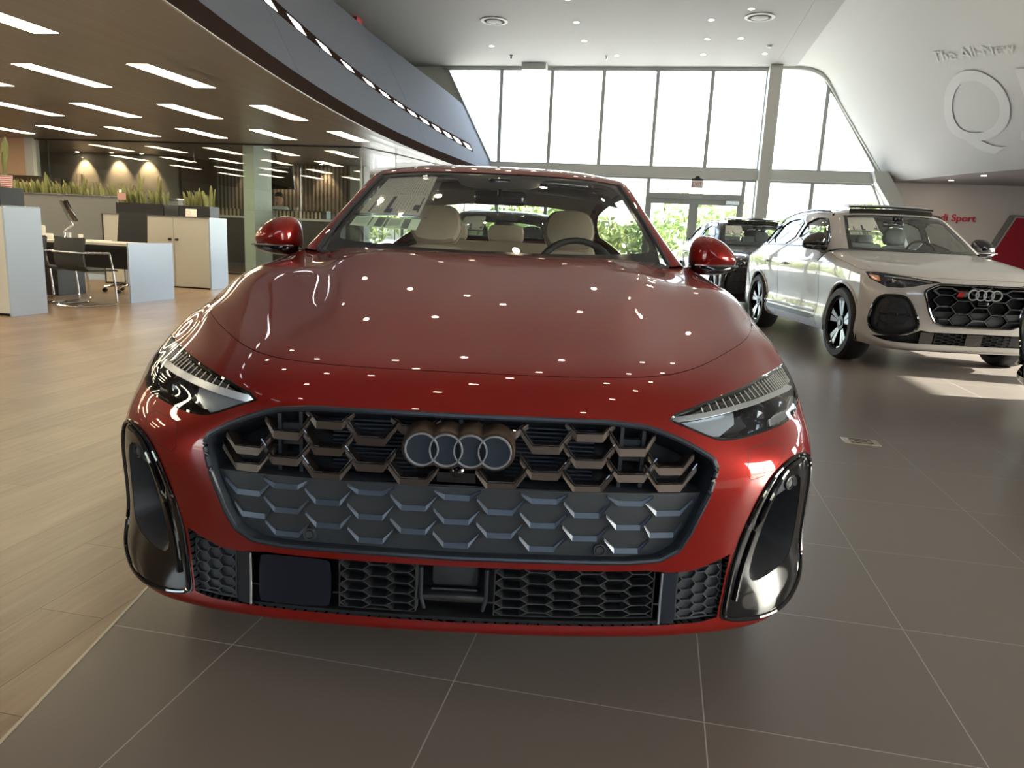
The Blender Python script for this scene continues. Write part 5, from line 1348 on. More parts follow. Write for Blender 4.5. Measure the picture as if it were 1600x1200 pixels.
# double door
M['doorframe'] = mat('door frame grey', (.33,.35,.335), .4, metal=.15)
for i, (a, b) in enumerate(((-.60, .735), (.735, 2.07))):
    d = bpy.data.objects.new('door_%d' % (i+1), None); col.objects.link(d); d['kind'] = 'structure'
    mb = MB(); y0, y1 = YW-.06, YW+.0
    mb.b2((a, y0, 0), (a+.13, y1, 2.42)); mb.b2((b-.13, y0, 0), (b, y1, 2.42)); mb.b2((a+.13, y0, 2.27), (b-.13, y1, 2.42)); mb.b2((a+.13, y0, 0), (b-.13, y1, .25))
    mb.build('door_frame', M['doorframe'], d)
    mb = MB(); mb.b2((a+.13, YW-.035, .25), (b-.13, YW-.028, 2.27)); mb.build('door_pane', M['winglass'], d)
    mb = MB(); hx = b-.20 if i == 0 else a+.20; mb.tube([(hx, YW-.14, .9), (hx, YW-.14, 1.5)], .015, 8); mb.b2((hx-.01, YW-.14, .95), (hx+.01, YW-.06, .97)); mb.b2((hx-.01, YW-.14, 1.43), (hx+.01, YW-.06, 1.45)); mb.build('door_handle', M['silver'], d)
mb = MB(); mb.b2((1.62, YW-.16, 2.30), (1.98, YW-.06, 2.40)); tag(mb.build('door_closer', M['silver']), 'box-shaped door closer at the top of the right glass entrance door', 'door closer')
mb = MB(); mb.b2((-.62, YW-.1, 2.42), (2.09, YW+.02, 2.55)); tag(mb.build('trim_11', M['doorframe']), kind='structure')
# curtain box in front of the glazing head
mb = MB(); mb.b2((-4.42, YW-.55, 5.82), (-3.72, YW-.15, 6.0)); tag(mb.build('air_handler', M['pale']), 'small grey box fixed to the ceiling in front of the tall windows', 'ceiling box')
# hidden sides: walls behind the viewer and to the right
def wallbox(name, a, b, m): mb = MB(); mb.b2(a, b); return tag(mb.build(name, m), kind='structure')
wallbox('wall_front_head', (-20, -8.2, 3.1), (-6.0, -8, 6.5), M['wallwhite']); wallbox('wall_front_head_right', (9.0, -8.2, 3.1), (12, -8, 6.5), M['wallwhite']); wallbox('trim_14', (-6, -8.2, 3.1), (9, -8, 4.2), M['wallwhite']); wallbox('trim_15', (-6, -8.2, 5.9), (9, -8, 6.5), M['pale'])
for i in range(10): window([(-6+1.5*i,4.2),(-4.5+1.5*i,4.2),(-4.5+1.5*i,5.9),(-6+1.5*i,5.9)], .09, -8.1)
wallbox('wall_front_left', (-20, -8.2, 0), (-12, -8, 3.1), M['wallwhite'])
for a, b in ((-12,-9),(-9,-6),(6,9.3)): window([(a,0.05),(b,0.05),(b,3.1),(a,3.1)], .09, -8.1)
wallbox('wall_front', (-6, -8.2, 0), (6, -8, 3.1), mat('wall darkened for reflections', (.035,.03,.028), .6))  # wall colour darkened so the car trim reflects a dim interior
wallbox('wall_side_left', (-20.2, -8, 0), (-20, 20.6, 3.0), M['greige'])
XR = 9.2
wallbox('wall_side_right', (XR, 13.4, 0), (XR+.2, 16.4, 3.06), M['wallwhite'])
wallbox('wall_side_right_pier', (XR, 5.0, 0), (XR+.2, 6.32, 3.06), M['wallwhite']); wallbox('added_shade_column', (XR, 7.35, 0), (XR+.2, 7.85, 3.06), M['pale'])  # column added out of view to cast a dark band across the sunlight
wallbox('wall_side_right_end', (XR, 16.2, 0), (16, 16.4, 3.06), M['wallwhite'])
wallbox('wall_far_right', (15.9, 16.4, 0), (16.1, YW, 3.06), M['wallwhite'])
wallbox('wall_end_cap', (-8.6, -8.2, 3), (-8.4, YW+.2, 6.6), M['wallwhite'])
wallbox('wall_side_right_front', (XR, -8, 0), (XR+.2, -1, 3.06), M['wallwhite']); wallbox('wall_side_right_middle', (XR, 2.5, 0), (XR+.2, 5.0, 3.06), M['wallwhite'])
for a, b in ((-1,.75),(.75,2.5)):
    mb = MB(); mb.b2((XR, a, .0), (XR+.1, a+.08, 3.06)); tag(mb.build('mullion', M['frame']), kind='structure')
    mb = MB(); mb.b2((XR+.04, a+.08, .0), (XR+.05, b, 3.06)); tag(mb.build('side_pane', M['winglass']), kind='structure')
mb = MB(); mb.b2((XR+.04, 6.42, .0), (XR+.05, 13.4, 3.06)); tag(mb.build('side_pane', M['winglass']), kind='structure')
# outdoors
mb = MB(); mb.b2((-60, -60, -.12), (90, 110, -.02)); tag(mb.build('ground_outside', M['outside']), kind='structure')

# ---------------------------------------------------------------- ceiling lights
def office_light(x, y, label):
    t = thing('ceiling_light', (x, y, 2.8), 0, label, 'ceiling light', 'long warm lights flush in the dark slatted ceiling')
    mb = MB(); mb.b2((-.135, -.645, -.006), (.135, .645, -.004)); mb.build('diffuser', M['lightwarm'], t)
    mb = MB()
    for a, b in (((-.15, -.66, -.005), (-.135, .66, .0)), ((.135, -.66, -.005), (.15, .66, .0)), ((-.135, -.66, -.005), (.135, -.645, 0)), ((-.135, .645, -.005), (.135, .66, 0))): mb.b2(a, b)
    mb.build('light_frame', M['lowceil'], t); return t
ORD = ['first','second','third','fourth','fifth','sixth','seventh','eighth','ninth','tenth','eleventh','twelfth','thirteenth','fourteenth']
seen = {(0,1):'warm ceiling light in the nearest row, cut by the left edge', (1,2):'long warm ceiling light, left of the two in the second row', (0,2):'long warm ceiling light, right of the two in the second row, beside the dark band',
 (3,3):'third-row warm ceiling light at the left edge of the photo', (2,3):'third-row warm ceiling light, second from the left edge', (1,3):'third-row warm ceiling light, third from the left edge', (0,3):'third-row warm ceiling light, rightmost, beside the dark band',
 (5,4):'fourth-row warm ceiling light at the left edge of the photo', (4,4):'fourth-row warm ceiling light above the glass door', (3,4):'fourth-row warm ceiling light, third from the left edge', (2,4):'fourth-row warm ceiling light, above the potted plants',(1,4):'fourth-row warm ceiling light in front of the pale column',(0,4):'fourth-row warm ceiling light, rightmost, near the dark band'}
for r in range(-1, 5):
    y = 5.83+2.54*(r-1)
    for k in range(0, 7):
        x = -5.93-1.515*k
        if x > Xb(y)-.5: continue
        if r == 4 and k > 5: continue
        if r < 1 and k > 3: continue
        office_light(x, y, seen.get((k, r), 'warm ceiling light, %s row from behind the viewer, %s from the dark band' % (ORD[r+1], ORD[k])))
def downlight(x, y, z, label, grp, r=.055):
    t = thing('downlight', (x, y, z), 0, label, 'downlight', grp)
    mb = MB(); mb.lathe([(r, -.004), (r+.02, -.006), (r+.024, 0)], (0, 0, 0), 'z', 20); mb.build('trim_ring', M['spotrim'], t)
    mb = MB(); mb.cyl((0, 0, -.0035), r, .003, 'z', 20); mb.build('lamp', M['spot'], t)
DL = [(-2.4,18.07,'downlight above the left windows, higher of the two in a line'),(-2.39,19.66,'downlight above the left windows, lower of the two in a line'),(-1.67,21.15,'downlight nearest the window head, left of the door'),
 (-4.88,20.14,'small downlight at the far left of the white ceiling'),(1.37,17.21,'downlight right at the top edge beside the round ceiling diffuser'),(.6,17.96,'downlight left of the right round diffuser'),(.6,19.53,'downlight in the middle row, left one of the close pair'),
 (1.37,19.48,'downlight in the middle row, right one of the close pair'),(.58,21.02,'downlight near the window head above the exit sign'),(2.11,20.95,'downlight beside the top of the white column')]
for x, y, l in DL: downlight(x, y, 6.0, l, 'downlights in the white ceiling')
for i, x in enumerate((-5.6, -4.4, -3.2, -2.4, -.9, .6, 1.37)):
    for j, y in enumerate(np.arange(-4.4+(i % 3)*.75, 16.6, 2.6 if i % 2 else 2.1)):
        if y < 3 and i % 2: continue
        downlight(x, y, 6.0, 'ceiling downlight overhead, %s line from the left, %s from the viewer\'s end' % (ORD[i], ORD[j]), 'downlights in the white ceiling')
for x, y in ((-4.29,17.86),(1.6,17.75)):
    t = thing('round_diffuser', (x, y, 6.0), 0, 'round white ceiling diffuser, %s' % ('left one above the windows' if x < 0 else 'right one near the column'), 'ceiling diffuser', 'round ceiling diffusers')
    mb = MB(); mb.lathe([(.30,0),(.32,-.02),(.25,-.03),(.24,-.01)], n=36); mb.build('outer_ring', M['spotrim'], t)
    mb = MB(); mb.lathe([(.24,-.008),(.17,-.02)], n=36); mb.build('dark_ring', M['dark'], t)
    mb = MB(); mb.lathe([(0,-.045),(.15,-.045),(.18,-.035),(.17,-.01)], n=36); mb.build('centre_disc', M['wallwhite'], t)
t = thing('smoke_detector', (2.12, 20.13, 6.0), 0, 'white smoke detector on the ceiling near the column', 'smoke detector')
mb = MB(); mb.lathe([(.0,-.05),(.05,-.05),(.07,-.02),(.09,0)]); mb.build('detector_body', M['spotrim'], t)
for x, y, l in ((-4.55,21.1,'dark pendant sprinkler head on the ceiling, left one'), (-1.95,21.2,'tiny sprinkler head on the ceiling near the middle windows')):
    mb = MB(); mb.lathe([(.0,-.09),(.03,-.085),(.012,-.05),(.05,0)], (x, y, 6.0), n=16); tag(mb.build('sprinkler', M['matte'] if x < -4 else M['spotrim']), l, 'sprinkler')
for x, y, l in ((7.07,21.4,'downlight in the low soffit, the left and fainter one'),(7.3,20.0,'bright downlight in the low soffit beside the white hull')): downlight(x, y, 3.06, l, 'soffit downlights')
# fire strobe by the fascia
mb = MB(); mb.rbox((-7.55, 17.6, 6.0), (.12, .35, .22), .02); tag(mb.build('fire_alarm', mat('alarm red', (.55,.02,.03), .3)), 'red fire alarm box high above the leaning grey fascia', 'fire alarm')
mb = MB(); mb.rbox((-6.6, YW-.05, 5.6-.6), (.12, .04, .2), .01); tag(mb.build('wall_speaker', M['pale']), 'small grey box on the wall left of the tall slanted window', 'wall box')

# ---------------------------------------------------------------- signs
t = thing('exit_sign', (.765, YW-.35, 2.70), 0, 'white EXIT sign with red letters above the double glass door', 'sign')
mb = MB(); mb.rbox((0, 0, .115), (.33, .05, .21), .01); mb.build('sign_box', mat('sign white', (.85,.83,.80), .4), t)
tm = text_mesh('EXIT', .17, mat('sign letters', (.45,.02,.03), .4), 'letters', t, .002, .78); tm.rotation_euler = (PI/2, 0, 0); tm.location = (-.145, -.028, .055)
mb = MB(); mb.b2((-.16, -.02, .22), (.16, .02, .27)); mb.b2((-.08, -.03, .27), (.08, .03, .30)); mb.b2((-.05, .0, .27), (.05, .22, .34)); mb.build('sign_mount', M['matte'], t)
tm = text_mesh('Audi Sport', .26, mat('red letters', (.75,.02,.05), .35), 'wall_lettering', None, .025, 1.05)
tm.rotation_euler = (PI/2, 0, 0); tm.location = (6.98, YW-.03, 2.09); tag(tm, 'red raised lettering on the grey wall left of the red hexagon panel', 'sign')
# red panel
t = thing('wall_panel', (0, YW, 0), 0, 'big red hexagonal wall panel with a white edge and grey return', 'wall panel')
hx = [(8.60,1.20),(9.05,2.22),(12.2,2.22),(12.7,1.2),(12.2,.05),(9.05,.05)]
mb = MB(); mb.prism([(a+(a-10.7)*.035, b+(b-1.13)*.05+.02) for a, b in hx], -.30, -.02); mb.build('panel_body', mat('panel grey', (.22,.22,.21), .5), t)
mb = MB(); mb.prism([(a+(a-10.7)*.012, b+(b-1.13)*.025+.01) for a, b in hx], -.315, -.30); mb.build('panel_edge', M['pale'], t)
mb = MB(); mb.prism(hx, -.33, -.315); mb.build('panel_face', mat('panel red', (.46,.008,.03), .45), t)
# faint lettering on the hull
M['ghost'] = mat('pale wall lettering', (.61,.607,.595), .6)
def hull_x(y, z):
    pts = [HP(y, k) for k in range(11)]; return float(np.interp(-z, [-p[2] for p in pts], [p[0] for p in pts]))
def hull_text(body, size, org, A, B, label):
    o = text_mesh(body, size, M['ghost'], 'wall_lettering', None, 0.0)
    bm = bmesh.new(); bm.from_mesh(o.data)
    for _ in range(2): bmesh.ops.subdivide_edges(bm, edges=[e for e in bm.edges if e.calc_length() > .10], cuts=2, use_grid_fill=False)
    for v in bm.verts:
        y = org[0]+v.co.x*A[0]+v.co.y*B[0]; z = org[1]+v.co.x*A[1]+v.co.y*B[1]; v.co = Vector((hull_x(y, z)-.02, y, z-.01))
    bmesh.ops.triangulate(bm, faces=bm.faces)
    bm.to_mesh(o.data); bm.free(); tag(o, label, 'sign'); return o
hull_text('The All-New', 1.0, (17.12, 4.95), (-.40, -.060), (-.36, .19), 'faint pale words The All-New on the white curved wall')
hull_text('Q5', 1.0, (19.31, 3.80), (-2.05, -.35), (-2.80, 1.47), 'large faint pale letter Q on the white curved wall')
# ================================================================ office side
M['laminate'] = mat('warm grey laminate', (.52,.495,.45), .45)
M['endpanel'] = mat('sky tinted white laminate', (.46,.55,.68), .22, metal=.2)  # blue of the reflected window sky is put into the base colour
M['fabricgrey'] = mat('grey woven screen', (.15,.155,.16), .8, noise=(40, (.21,.215,.22), (1, 1, 14)))
M['blackbox'] = mat('black box', (.022,.022,.026), .35)
M['chairfab'] = mat('charcoal seat fabric', (.035,.035,.04), .7)
M['meshblack'] = mat('black mesh back', (.02,.02,.022), .75)
M['leafgreen'] = mat('snake plant leaf', (.035,.065,.018), .45, noise=(14, (.26,.24,.07), (3, 3, .6)))
M['woodslat'] = mat('pale wood batten', (.42,.31,.20), .5)
M['darkwood'] = mat('dark brown veneer', (.035,.022,.017), .35)
M['skin'] = mat('skin', (.44,.25,.17), .5); M['hair'] = mat('dark hair', (.015,.011,.009), .5)
M['shirt'] = mat('pale blue shirt', (.52,.55,.62), .7); M['trouser'] = mat('dark trousers', (.03,.03,.04), .7)

def foliage(parent, x0, x1, y0, y1, z, h0, h1, n, seed, tall=()):
    r = random.Random(seed); mb = MB()
    def leaf(x, y, h, w, lean, az):
        ax = Vector((math.cos(az), math.sin(az), 0)); ln = Vector((math.cos(az+1.9)*lean, math.sin(az+1.9)*lean, 0)); rows = []
        for t, ww in ((0, .5), (.25, .85), (.5, 1), (.75, .8), (.92, .4), (1, .03)):
            c = Vector((x, y, z))+Vector((0, 0, h*t))+ln*t*t*h; tw = ax*(w*ww/2)+Vector((math.sin(t*2)*.006, 0, 0)); nn = Vector((-ax.y, ax.x, 0))*(.006*(1-t)+.002)
            rows.append([c-tw, c+nn, c+tw, c-nn, c-tw])
        mb.grid(rows, True)
    for i in range(n): leaf(r.uniform(x0, x1), r.uniform(y0, y1), r.uniform(h0, h1), r.uniform(.028, .05), r.uniform(0, .35), r.uniform(0, PI))
    for (x, h) in tall: leaf(x, (y0+y1)/2, h, .05, .08, r.uniform(-.3, .3)); leaf(x+.03, (y0+y1)/2+.02, h*.86, .045, .12, r.uniform(-.6, .6))
    return mb.build('leaves', M['leafgreen'], parent)
def planter(x0, x1, y0, y1, z0, z1, label, **k):
    t = thing('planter_box', ((x0+x1)/2, (y0+y1)/2, z0), 0, label, 'planter'); a, b = (x1-x0)/2, (y1-y0)/2; h = z1-z0
    mb = MB(); mb.b2((-a, -b, 0), (a, -b+.015, h)); mb.b2((-a, b-.015, 0), (a, b, h)); mb.b2((-a, -b+.015, 0), (-a+.015, b-.015, h)); mb.b2((a-.015, -b+.015, 0), (a, b-.015, h)); mb.b2((-a+.015, -b+.015, 0), (a-.015, b-.015, h-.04)); mb.build('box', M['blackbox'], t)
    foliage(t, -a+.03, a-.03, -b+.04, b-.04, h-.03, *k['f'], k['seed'], [(q[0]-(x0+x1)/2, q[1]) for q in k.get('tall', ())]); return t
# near cabinet at the left edge
t = thing('storage_cabinet', (0, 0, 0), 0, 'tall pale cabinet at the left edge with a bluish white end face', 'cabinet')
mb = MB(); mb.b2((-9.2, 6.75, .03), (-6.875, 7.2, 1.165)); mb.build('cabinet_body', M['laminate'], t)
mb = MB(); mb.b2((-6.875, 6.735, 0), (-6.85, 7.215, 1.17)); mb.build('end_panel', M['endpanel'], t)
mb = MB(); mb.b2((-9.2, 6.74, 1.165), (-6.85, 7.21, 1.18)); mb.build('cabinet_top', M['silver'], t)
planter(-8.6, -6.99, 6.85, 7.15, 1.181, 1.37, 'dark planter box on the cabinet at the left edge', f=(.1, .22, 26), seed=3)
t = thing('plant_pot', (-7.03, 6.98, 1.371), 0, 'striped red and white pot with one broad leaf at the left edge', 'potted plant')
flag = mat('striped pot', (.6,.05,.06), .5); nt_ = flag.node_tree; g, s = world_xy(nt_); f = nmath(nt_, 'GREATER_THAN', nmath(nt_, 'FRACT', nmath(nt_, 'MULTIPLY', s.outputs[2], 48)), .5)
mx = nt_.nodes.new('ShaderNodeMix'); mx.data_type = 'RGBA'; mx.inputs['A'].default_value = (.42,.03,.04,1); mx.inputs['B'].default_value = (.65,.62,.58,1); nt_.links.new(f, mx.inputs['Factor']); nt_.links.new(mx.outputs['Result'], nt_.nodes['Principled BSDF'].inputs['Base Color'])
mb = MB(); mb.lathe([(0,0),(.05,0),(.065,.125),(.058,.125),(.05,.1),(0,.1)], n=20); mb.build('pot', flag, t)
mb = MB()
for az, w, h, dx in ((.3, .085, .43, .0), (1.6, .05, .30, -.03)):
    rows = []
    for q, ww in ((0, .25), (.2, .3), (.4, .5), (.65, 1), (.85, .8), (1, .05)):
        c = Vector((dx+.03*q*q, 0, .1+h*q)); ax = Vector((math.cos(az), math.sin(az), 0))*w*ww/2; rows.append([c-ax, c+Vector((0, .01, 0)), c+ax, c-Vector((0, .006, 0)), c-ax])
    mb.grid(rows)
mb.build('leaf', M['leafgreen'], t)
# fabric screen with planter
t = thing('partition_screen', (0, 0, 0), 0, 'long grey woven office screen behind the desk', 'office screen')
mb = MB(); mb.b2((-12.4, 11.68, .10), (-8.3, 12.0, 1.47)); mb.build('screen_panel', M['fabricgrey'], t)
mb = MB(); mb.b2((-12.4, 11.67, 0), (-8.3, 12.01, .10)); mb.build('plinth', M['endpanel'], t)
mb = MB(); mb.b2((-12.4, 11.66, 1.47), (-8.3, 12.02, 1.485)); mb.build('top_trim', M['silver'], t)
t = thing('snake_plants', (0, 0, 0), 0, 'long row of snake plants along the top of the grey screen', 'plants')
foliage(t, -12.2, -9.55, 11.75, 11.95, 1.486, .10, .26, 150, 11, [(-11.1, .38), (-10.3, .34)])
mb = MB(); mb.rbox((-9.47, 11.8, 1.545), (.10, .07, .11), .006); tag(mb.build('white_carton', M['paper']), 'small white box at the right end of the screen plants', 'box')
mb = MB(); mb.tube([(-9.30+.16*q, 11.85, 1.56+.06*math.sin(q*9)+.08*(1-q)) for q in np.linspace(-.2, 1.6, 22)], .012, 6); tag(mb.build('twisted_branch', mat('branch', (.10,.06,.045), .6)), 'twisted brown branch ornament between the plant rows', 'ornament')
# white cabinet run
t = thing('storage_cabinet', (0, 0, 0), 0, 'wide low pale cabinet with two small dark knobs behind the desk', 'cabinet')
mb = MB(); mb.b2((-9.40, 11.2, .02), (-7.39, 11.64, 1.165)); mb.build('cabinet_body', M['laminate'], t)
for a, b, kx in ((-9.34, -8.05, -8.11), (-8.04, -7.40, -7.98)):
    mb = MB(); mb.b2((a, 11.18, .03), (b, 11.2, 1.16)); d = mb.build('door', M['laminate'], t)
    mb = MB(); mb.cyl((kx, 11.160, .80), .022, .04, 'y', 14); mb.build('knob', M['matte2'], d)
mb = MB(); mb.b2((-7.39, 11.17, 0), (-7.365, 11.66, 1.17)); mb.build('end_panel', M['endpanel'], t)
mb = MB(); mb.b2((-9.42, 11.17, 1.165), (-7.365, 11.66, 1.18)); mb.build('cabinet_top', M['silver'], t)
mb = MB(); mb.b2((-9.42, 11.19, 0), (-9.40, 11.64, 1.17)); mb.build('left_panel', M['blackbox'], t)
planter(-9.17, -8.27, 11.24, 11.5, 1.181, 1.37, 'black planter box of snake plants, left one on the wide cabinet', f=(.16, .30, 60), seed=5, tall=[(-8.80, .56), (-8.45, .50), (-8.98, .36)])
planter(-7.97, -7.40, 11.24, 11.5, 1.181, 1.36, 'black planter box of snake plants, right one on the wide cabinet', f=(.16, .30, 44), seed=6, tall=[(-7.68, .34), (-7.45, .38)])
mb = MB(); mb.rbox((-8.12, 11.36, 1.272), (.27, .24, .18), .006); tag(mb.build('grey_box', M['matte2']), 'slate grey box standing between the two black planters', 'box')
mb = MB(); mb.rbox((-7.73, 11.215, 1.247), (.20, .015, .125), .004, rot=Euler((-.12, 0, 0)).to_matrix()); o = mb.build('picture_card', M['paper']); tag(o, 'small white framed card leaning against the right black planter', 'card')
mb = MB(); mb.tube([(-7.78+.05*math.cos(a), 11.205, 1.247+.03*math.sin(a)) for a in np.linspace(0, 6.2, 14)], .003, 4); mb.build('card_drawing', mat('pink ink', (.6,.3,.3), .6), o)
t = thing('desk_flag', (-9.02, 11.22, 1.372), 0, 'small red and white striped flag in the left black planter', 'flag')
mb = MB(); mb.cyl((-.09, 0, .08), .004, .2, n=6); mb.build('flag_stick', M['woodslat'], t)
mb = MB(); mb.grid([[(-.09+.17*q, .01*math.sin(q*5), z) for z in (.04, .15)] for q in np.linspace(0, 1, 8)]); mb.build('flag_cloth', mat('faded red cloth', (.55,.30,.30), .8), t)
# desk
t = thing('office_desk', (0, 0, 0), 0, 'office desk with a large bluish white end panel', 'desk')
mb = MB(); mb.b2((-9.6, 8.62, .745), (-6.89, 9.48, .775)); mb.build('desktop', M['laminate'], t)
mb = MB(); mb.b2((-6.89, 8.60, 0), (-6.865, 9.50, .79)); mb.build('end_panel', M['endpanel'], t)
mb = MB(); mb.b2((-9.6, 8.62, 0), (-9.57, 9.48, .745)); mb.build('far_leg', M['laminate'], t)
mb = MB(); mb.b2((-9.57, 9.2, .40), (-6.89, 9.23, .745)); mb.b2((-9.57, 8.66, .70), (-6.89, 8.69, .745)); mb.build('front_rail', M['matte2'], t)
t = thing('pedestal', (-9.0, 9.15, 0), 0, 'dark low pedestal under the left part of the desk', 'drawer unit')
mb = MB(); mb.b2((-.45, -.25, .0), (.75, .25, .36)); mb.build('pedestal_body', M['blackbox'], t)
# things on the desk
t = thing('computer_monitor', (-8.42, 9.36, .776), 0, 'slim black monitor seen almost edge-on, tilted on its arm above the desk', 'monitor')
rot = Euler((0, R(-22), R(52))).to_matrix()
mb = MB(); mb.rbox((0, 0, .40), (.03, .50, .31), .006, rot=rot); mb.build('screen', M['gloss'], t)
mb = MB(); mb.tube([(-.02, .03, .36), (.0, .06, .20), (-.14, .06, .10), (-.14, .06, .0)], .018, 8); mb.cyl((-.14, .06, .006), .10, .012); mb.build('monitor_arm', M['silver'], t)
mb = MB(); mb.rbox((-8.80, 9.25, .87), (.15, .05, .18), .03); o = mb.build('photo_frame', M['spotrim']); tag(o, 'small pale photo frame at the left of the desk', 'photo frame')
mb = MB(); mb.rbox((-8.42, 8.95, .815), (.18, .04, .075), .006); tag(mb.build('name_plate', M['spotrim']), 'white name plate on the desk beside the monitor', 'name plate')
mb = MB(); mb.lathe([(0,0),(.035,0),(.038,.10),(.034,.10),(.03,.01)], (-8.20, 9.1, .776), n=16); tag(mb.build('pen_cup', M['silver']), 'silver cup on the desk right of the monitor', 'cup')
mb = MB(); mb.lathe([(0,0),(.03,0),(.032,.08),(.028,.08),(.025,.01)], (-8.10, 9.2, .776), n=16); tag(mb.build('white_cup', M['spotrim']), 'white cup behind the silver one on the desk', 'cup')
mb = MB(); mb.rbox((-7.75, 9.1, .783), (.30, .21, .012), .003, rot=Euler((0, 0, .3)).to_matrix()); tag(mb.build('paper_stack', M['paper']), 'white papers lying on the desk near the office chair', 'papers')
mb = MB(); mb.rbox((-8.55, 9.2, .80), (.20, .12, .045), .01); tag(mb.build('desk_phone', M['matte']), 'dark desk phone below the monitor', 'telephone')
# visitor chairs: bent shell on a chrome cantilever
def visitor_chair(x, y, rz, label):
    t = thing('visitor_chair', (x, y, 0), rz, label, 'chair', 'charcoal visitor chairs in front of the desk')
    prof = [(-.20,.84),(-.225,.70),(-.235,.58),(-.215,.49),(-.14,.45),(.0,.445),(.14,.455),(.24,.445)]
    P = chaikin(prof, 2, closed=False); rows = []
    for q in np.linspace(-1, 1, 9): rows.append([(q*.24, b_+.02*q*q*(1 if c > .5 else 0), c+.012*q*q) for b_, c in P])
    G = np.array(rows)*np.array([1.12, 1, 1]); G2 = G+np.array([0, .022, 0])*1.0; G2[:, :, 2] -= .022
    mb = MB(); mb.grid(G); mb.grid(G2); 
    for a, b in ((G[0], G2[0]), (G[-1], G2[-1])): mb.grid([a, b])
    mb.grid([G[:, 0], G2[:, 0]]); mb.grid([G[:, -1], G2[:, -1]]); mb.build('seat_shell', M['chairfab'], t)
    mb = MB(); mb.tube([(-.25, .16, .66), (-.27, -.05, .665), (-.26, -.20, .665), (-.20, -.27, .668), (.20, -.27, .668), (.26, -.20, .665), (.27, -.05, .665), (.25, .16, .66)], .013, 8); mb.build('armrest_rail', M['silver'], t)
    for s in (-1, 1):
        mb = MB(); mb.tube(chaikin([(s*.25,.16,.66),(s*.25,.20,.44),(s*.25,.24,.03),(s*.25,.20,.013),(s*.25,-.28,.013),(s*.21,-.30,.013),(0,-.30,.013)], 2, closed=False), .012, 8); mb.build('leg', M['chrome'], t)
    return t
visitor_chair(-7.12, 8.12, R(-13), 'charcoal visitor chair with chrome legs, nearer the white end panel of the desk')
visitor_chair(-7.82, 8.28, R(-12), 'charcoal visitor chair half hidden by the pale cabinet at the left')
# office chair
t = thing('office_chair', (-8.0, 9.95, 0), R(180+14), 'black mesh office chair on castors behind the desk', 'chair')
mb = MB(); mb.rbox((0, 0, .47), (.48, .46, .07), .03); mb.build('seat', M['meshblack'], t)
rows = [[(q*.23*(1-.08*z), -.22-.03*(1-q*q)-.10*z, .62+.58*z) for z in np.linspace(0, 1, 9)] for q in np.linspace(-1, 1, 9)]; G = np.array(rows); G2 = G+np.array([0, -.02, 0])
mb = MB(); mb.grid(G); mb.grid(G2); mb.grid([G[0], G2[0]]); mb.grid([G[-1], G2[-1]]); mb.grid([G[:, 0], G2[:, 0]]); mb.grid([G[:, -1], G2[:, -1]]); mb.build('mesh_back', M['meshblack'], t)
mb = MB(); mb.tube([(0, -.14, .45), (0, -.26, .48), (0, -.28, .75)], .02, 8); mb.cyl((0, 0, .27), .03, .36); mb.build('stem', M['chrome'], t)
for s in (-1, 1):
    mb = MB(); mb.rbox((s*.27, -.02, .70), (.06, .26, .03), .012); mb.tube([(s*.27, -.02, .69), (s*.27, -.02, .47), (s*.2, -.02, .46)], .013, 6); mb.build('armrest', M['matte'], t)
for i in range(5):
    a = i*2*PI/5+.35; c, s_ = math.cos(a), math.sin(a); mb = MB(); mb.tube([(0, 0, .11), (.16*c, .16*s_, .10), (.30*c, .30*s_, .075)], [.022, .018, .014], 8); lg = mb.build('base_arm', M['chrome'], t)
    mb = MB(); mb.cyl((.30*c, .30*s_+.014, .03), .03, .02, 'y', 14); mb.cyl((.30*c, .30*s_-.014, .03), .03, .02, 'y', 14); mb.build('castor', M['gloss'], lg)
# floor outlet
t = thing('floor_outlet', (1.24, 4.56, 0.0), 0, 'small brass-coloured hatch plate set in the dark floor tiles', 'floor outlet')
mb = MB(); mb.rbox((0, 0, .002), (.20, .14, .004), .0015); mb.build('plate', mat('dull brass', (.42,.36,.26), .35, metal=.7), t)
mb = MB(); mb.tube([(-.06,-.04,.0045),(.06,-.04,.0045),(.06,.04,.0045),(-.06,.04,.0045)], .003, 4, closed=True); mb.tube([(-.035,.0,.0045),(.035,.0,.0045)], .004, 4); mb.build('hatch_line', M['matte'], t)
# ---------------------------------------------------------------- glass offices
GJ = [-14.24, -13.92, -13.02, -11.65, -10.22, -9.06, -7.70, -6.35]
for i, (a, b) in enumerate(zip(GJ[:-1], GJ[1:])):
    if i == 1: continue
    mb = MB(); mb.b2((a+.006, 14.994, .04), (b-.006, 15.006, 2.77)); tag(mb.build('glass_partition', M['inglass']), kind='structure')
mb = MB(); mb.b2((-14.24, 14.97, 2.77), (-6.33, 15.03, 2.8)); mb.b2((-14.24, 14.98, 0), (-6.33, 15.02, .04)); tag(mb.build('trim_12', M['blackbox']), kind='structure')
for (ax, ay), (bx, by) in (((-6.33, 15.0), (-6.02, 16.2)), ((-6.02, 16.2), (-5.72, 18.2)), ((-5.72, 18.2), (-5.5, 20.2)), ((-5.5, 20.2), (-5.5, 22.4))):
    mb = MB(); mb.add([(ax, ay, .02), (bx, by, .02), (bx, by, 2.78), (ax, ay, 2.78)], [(0, 1, 2, 3)]); tag(mb.build('glass_partition', M['inglass']), kind='structure')
    mb = MB(); mb.tube([(ax, ay, 2.79), (bx, by, 2.79)], .014, 4); mb.tube([(ax, ay, .02), (ax, ay, 2.79)], .012, 6); tag(mb.build('partition_rail', M['frame']), kind='structure')
d = bpy.data.objects.new('door_3', None); col.objects.link(d); d['kind'] = 'structure'
mb = MB(); mb.b2((-13.90, 14.994, .03), (-13.03, 15.006, 2.76)); mb.build('door_leaf', M['inglass'], d)
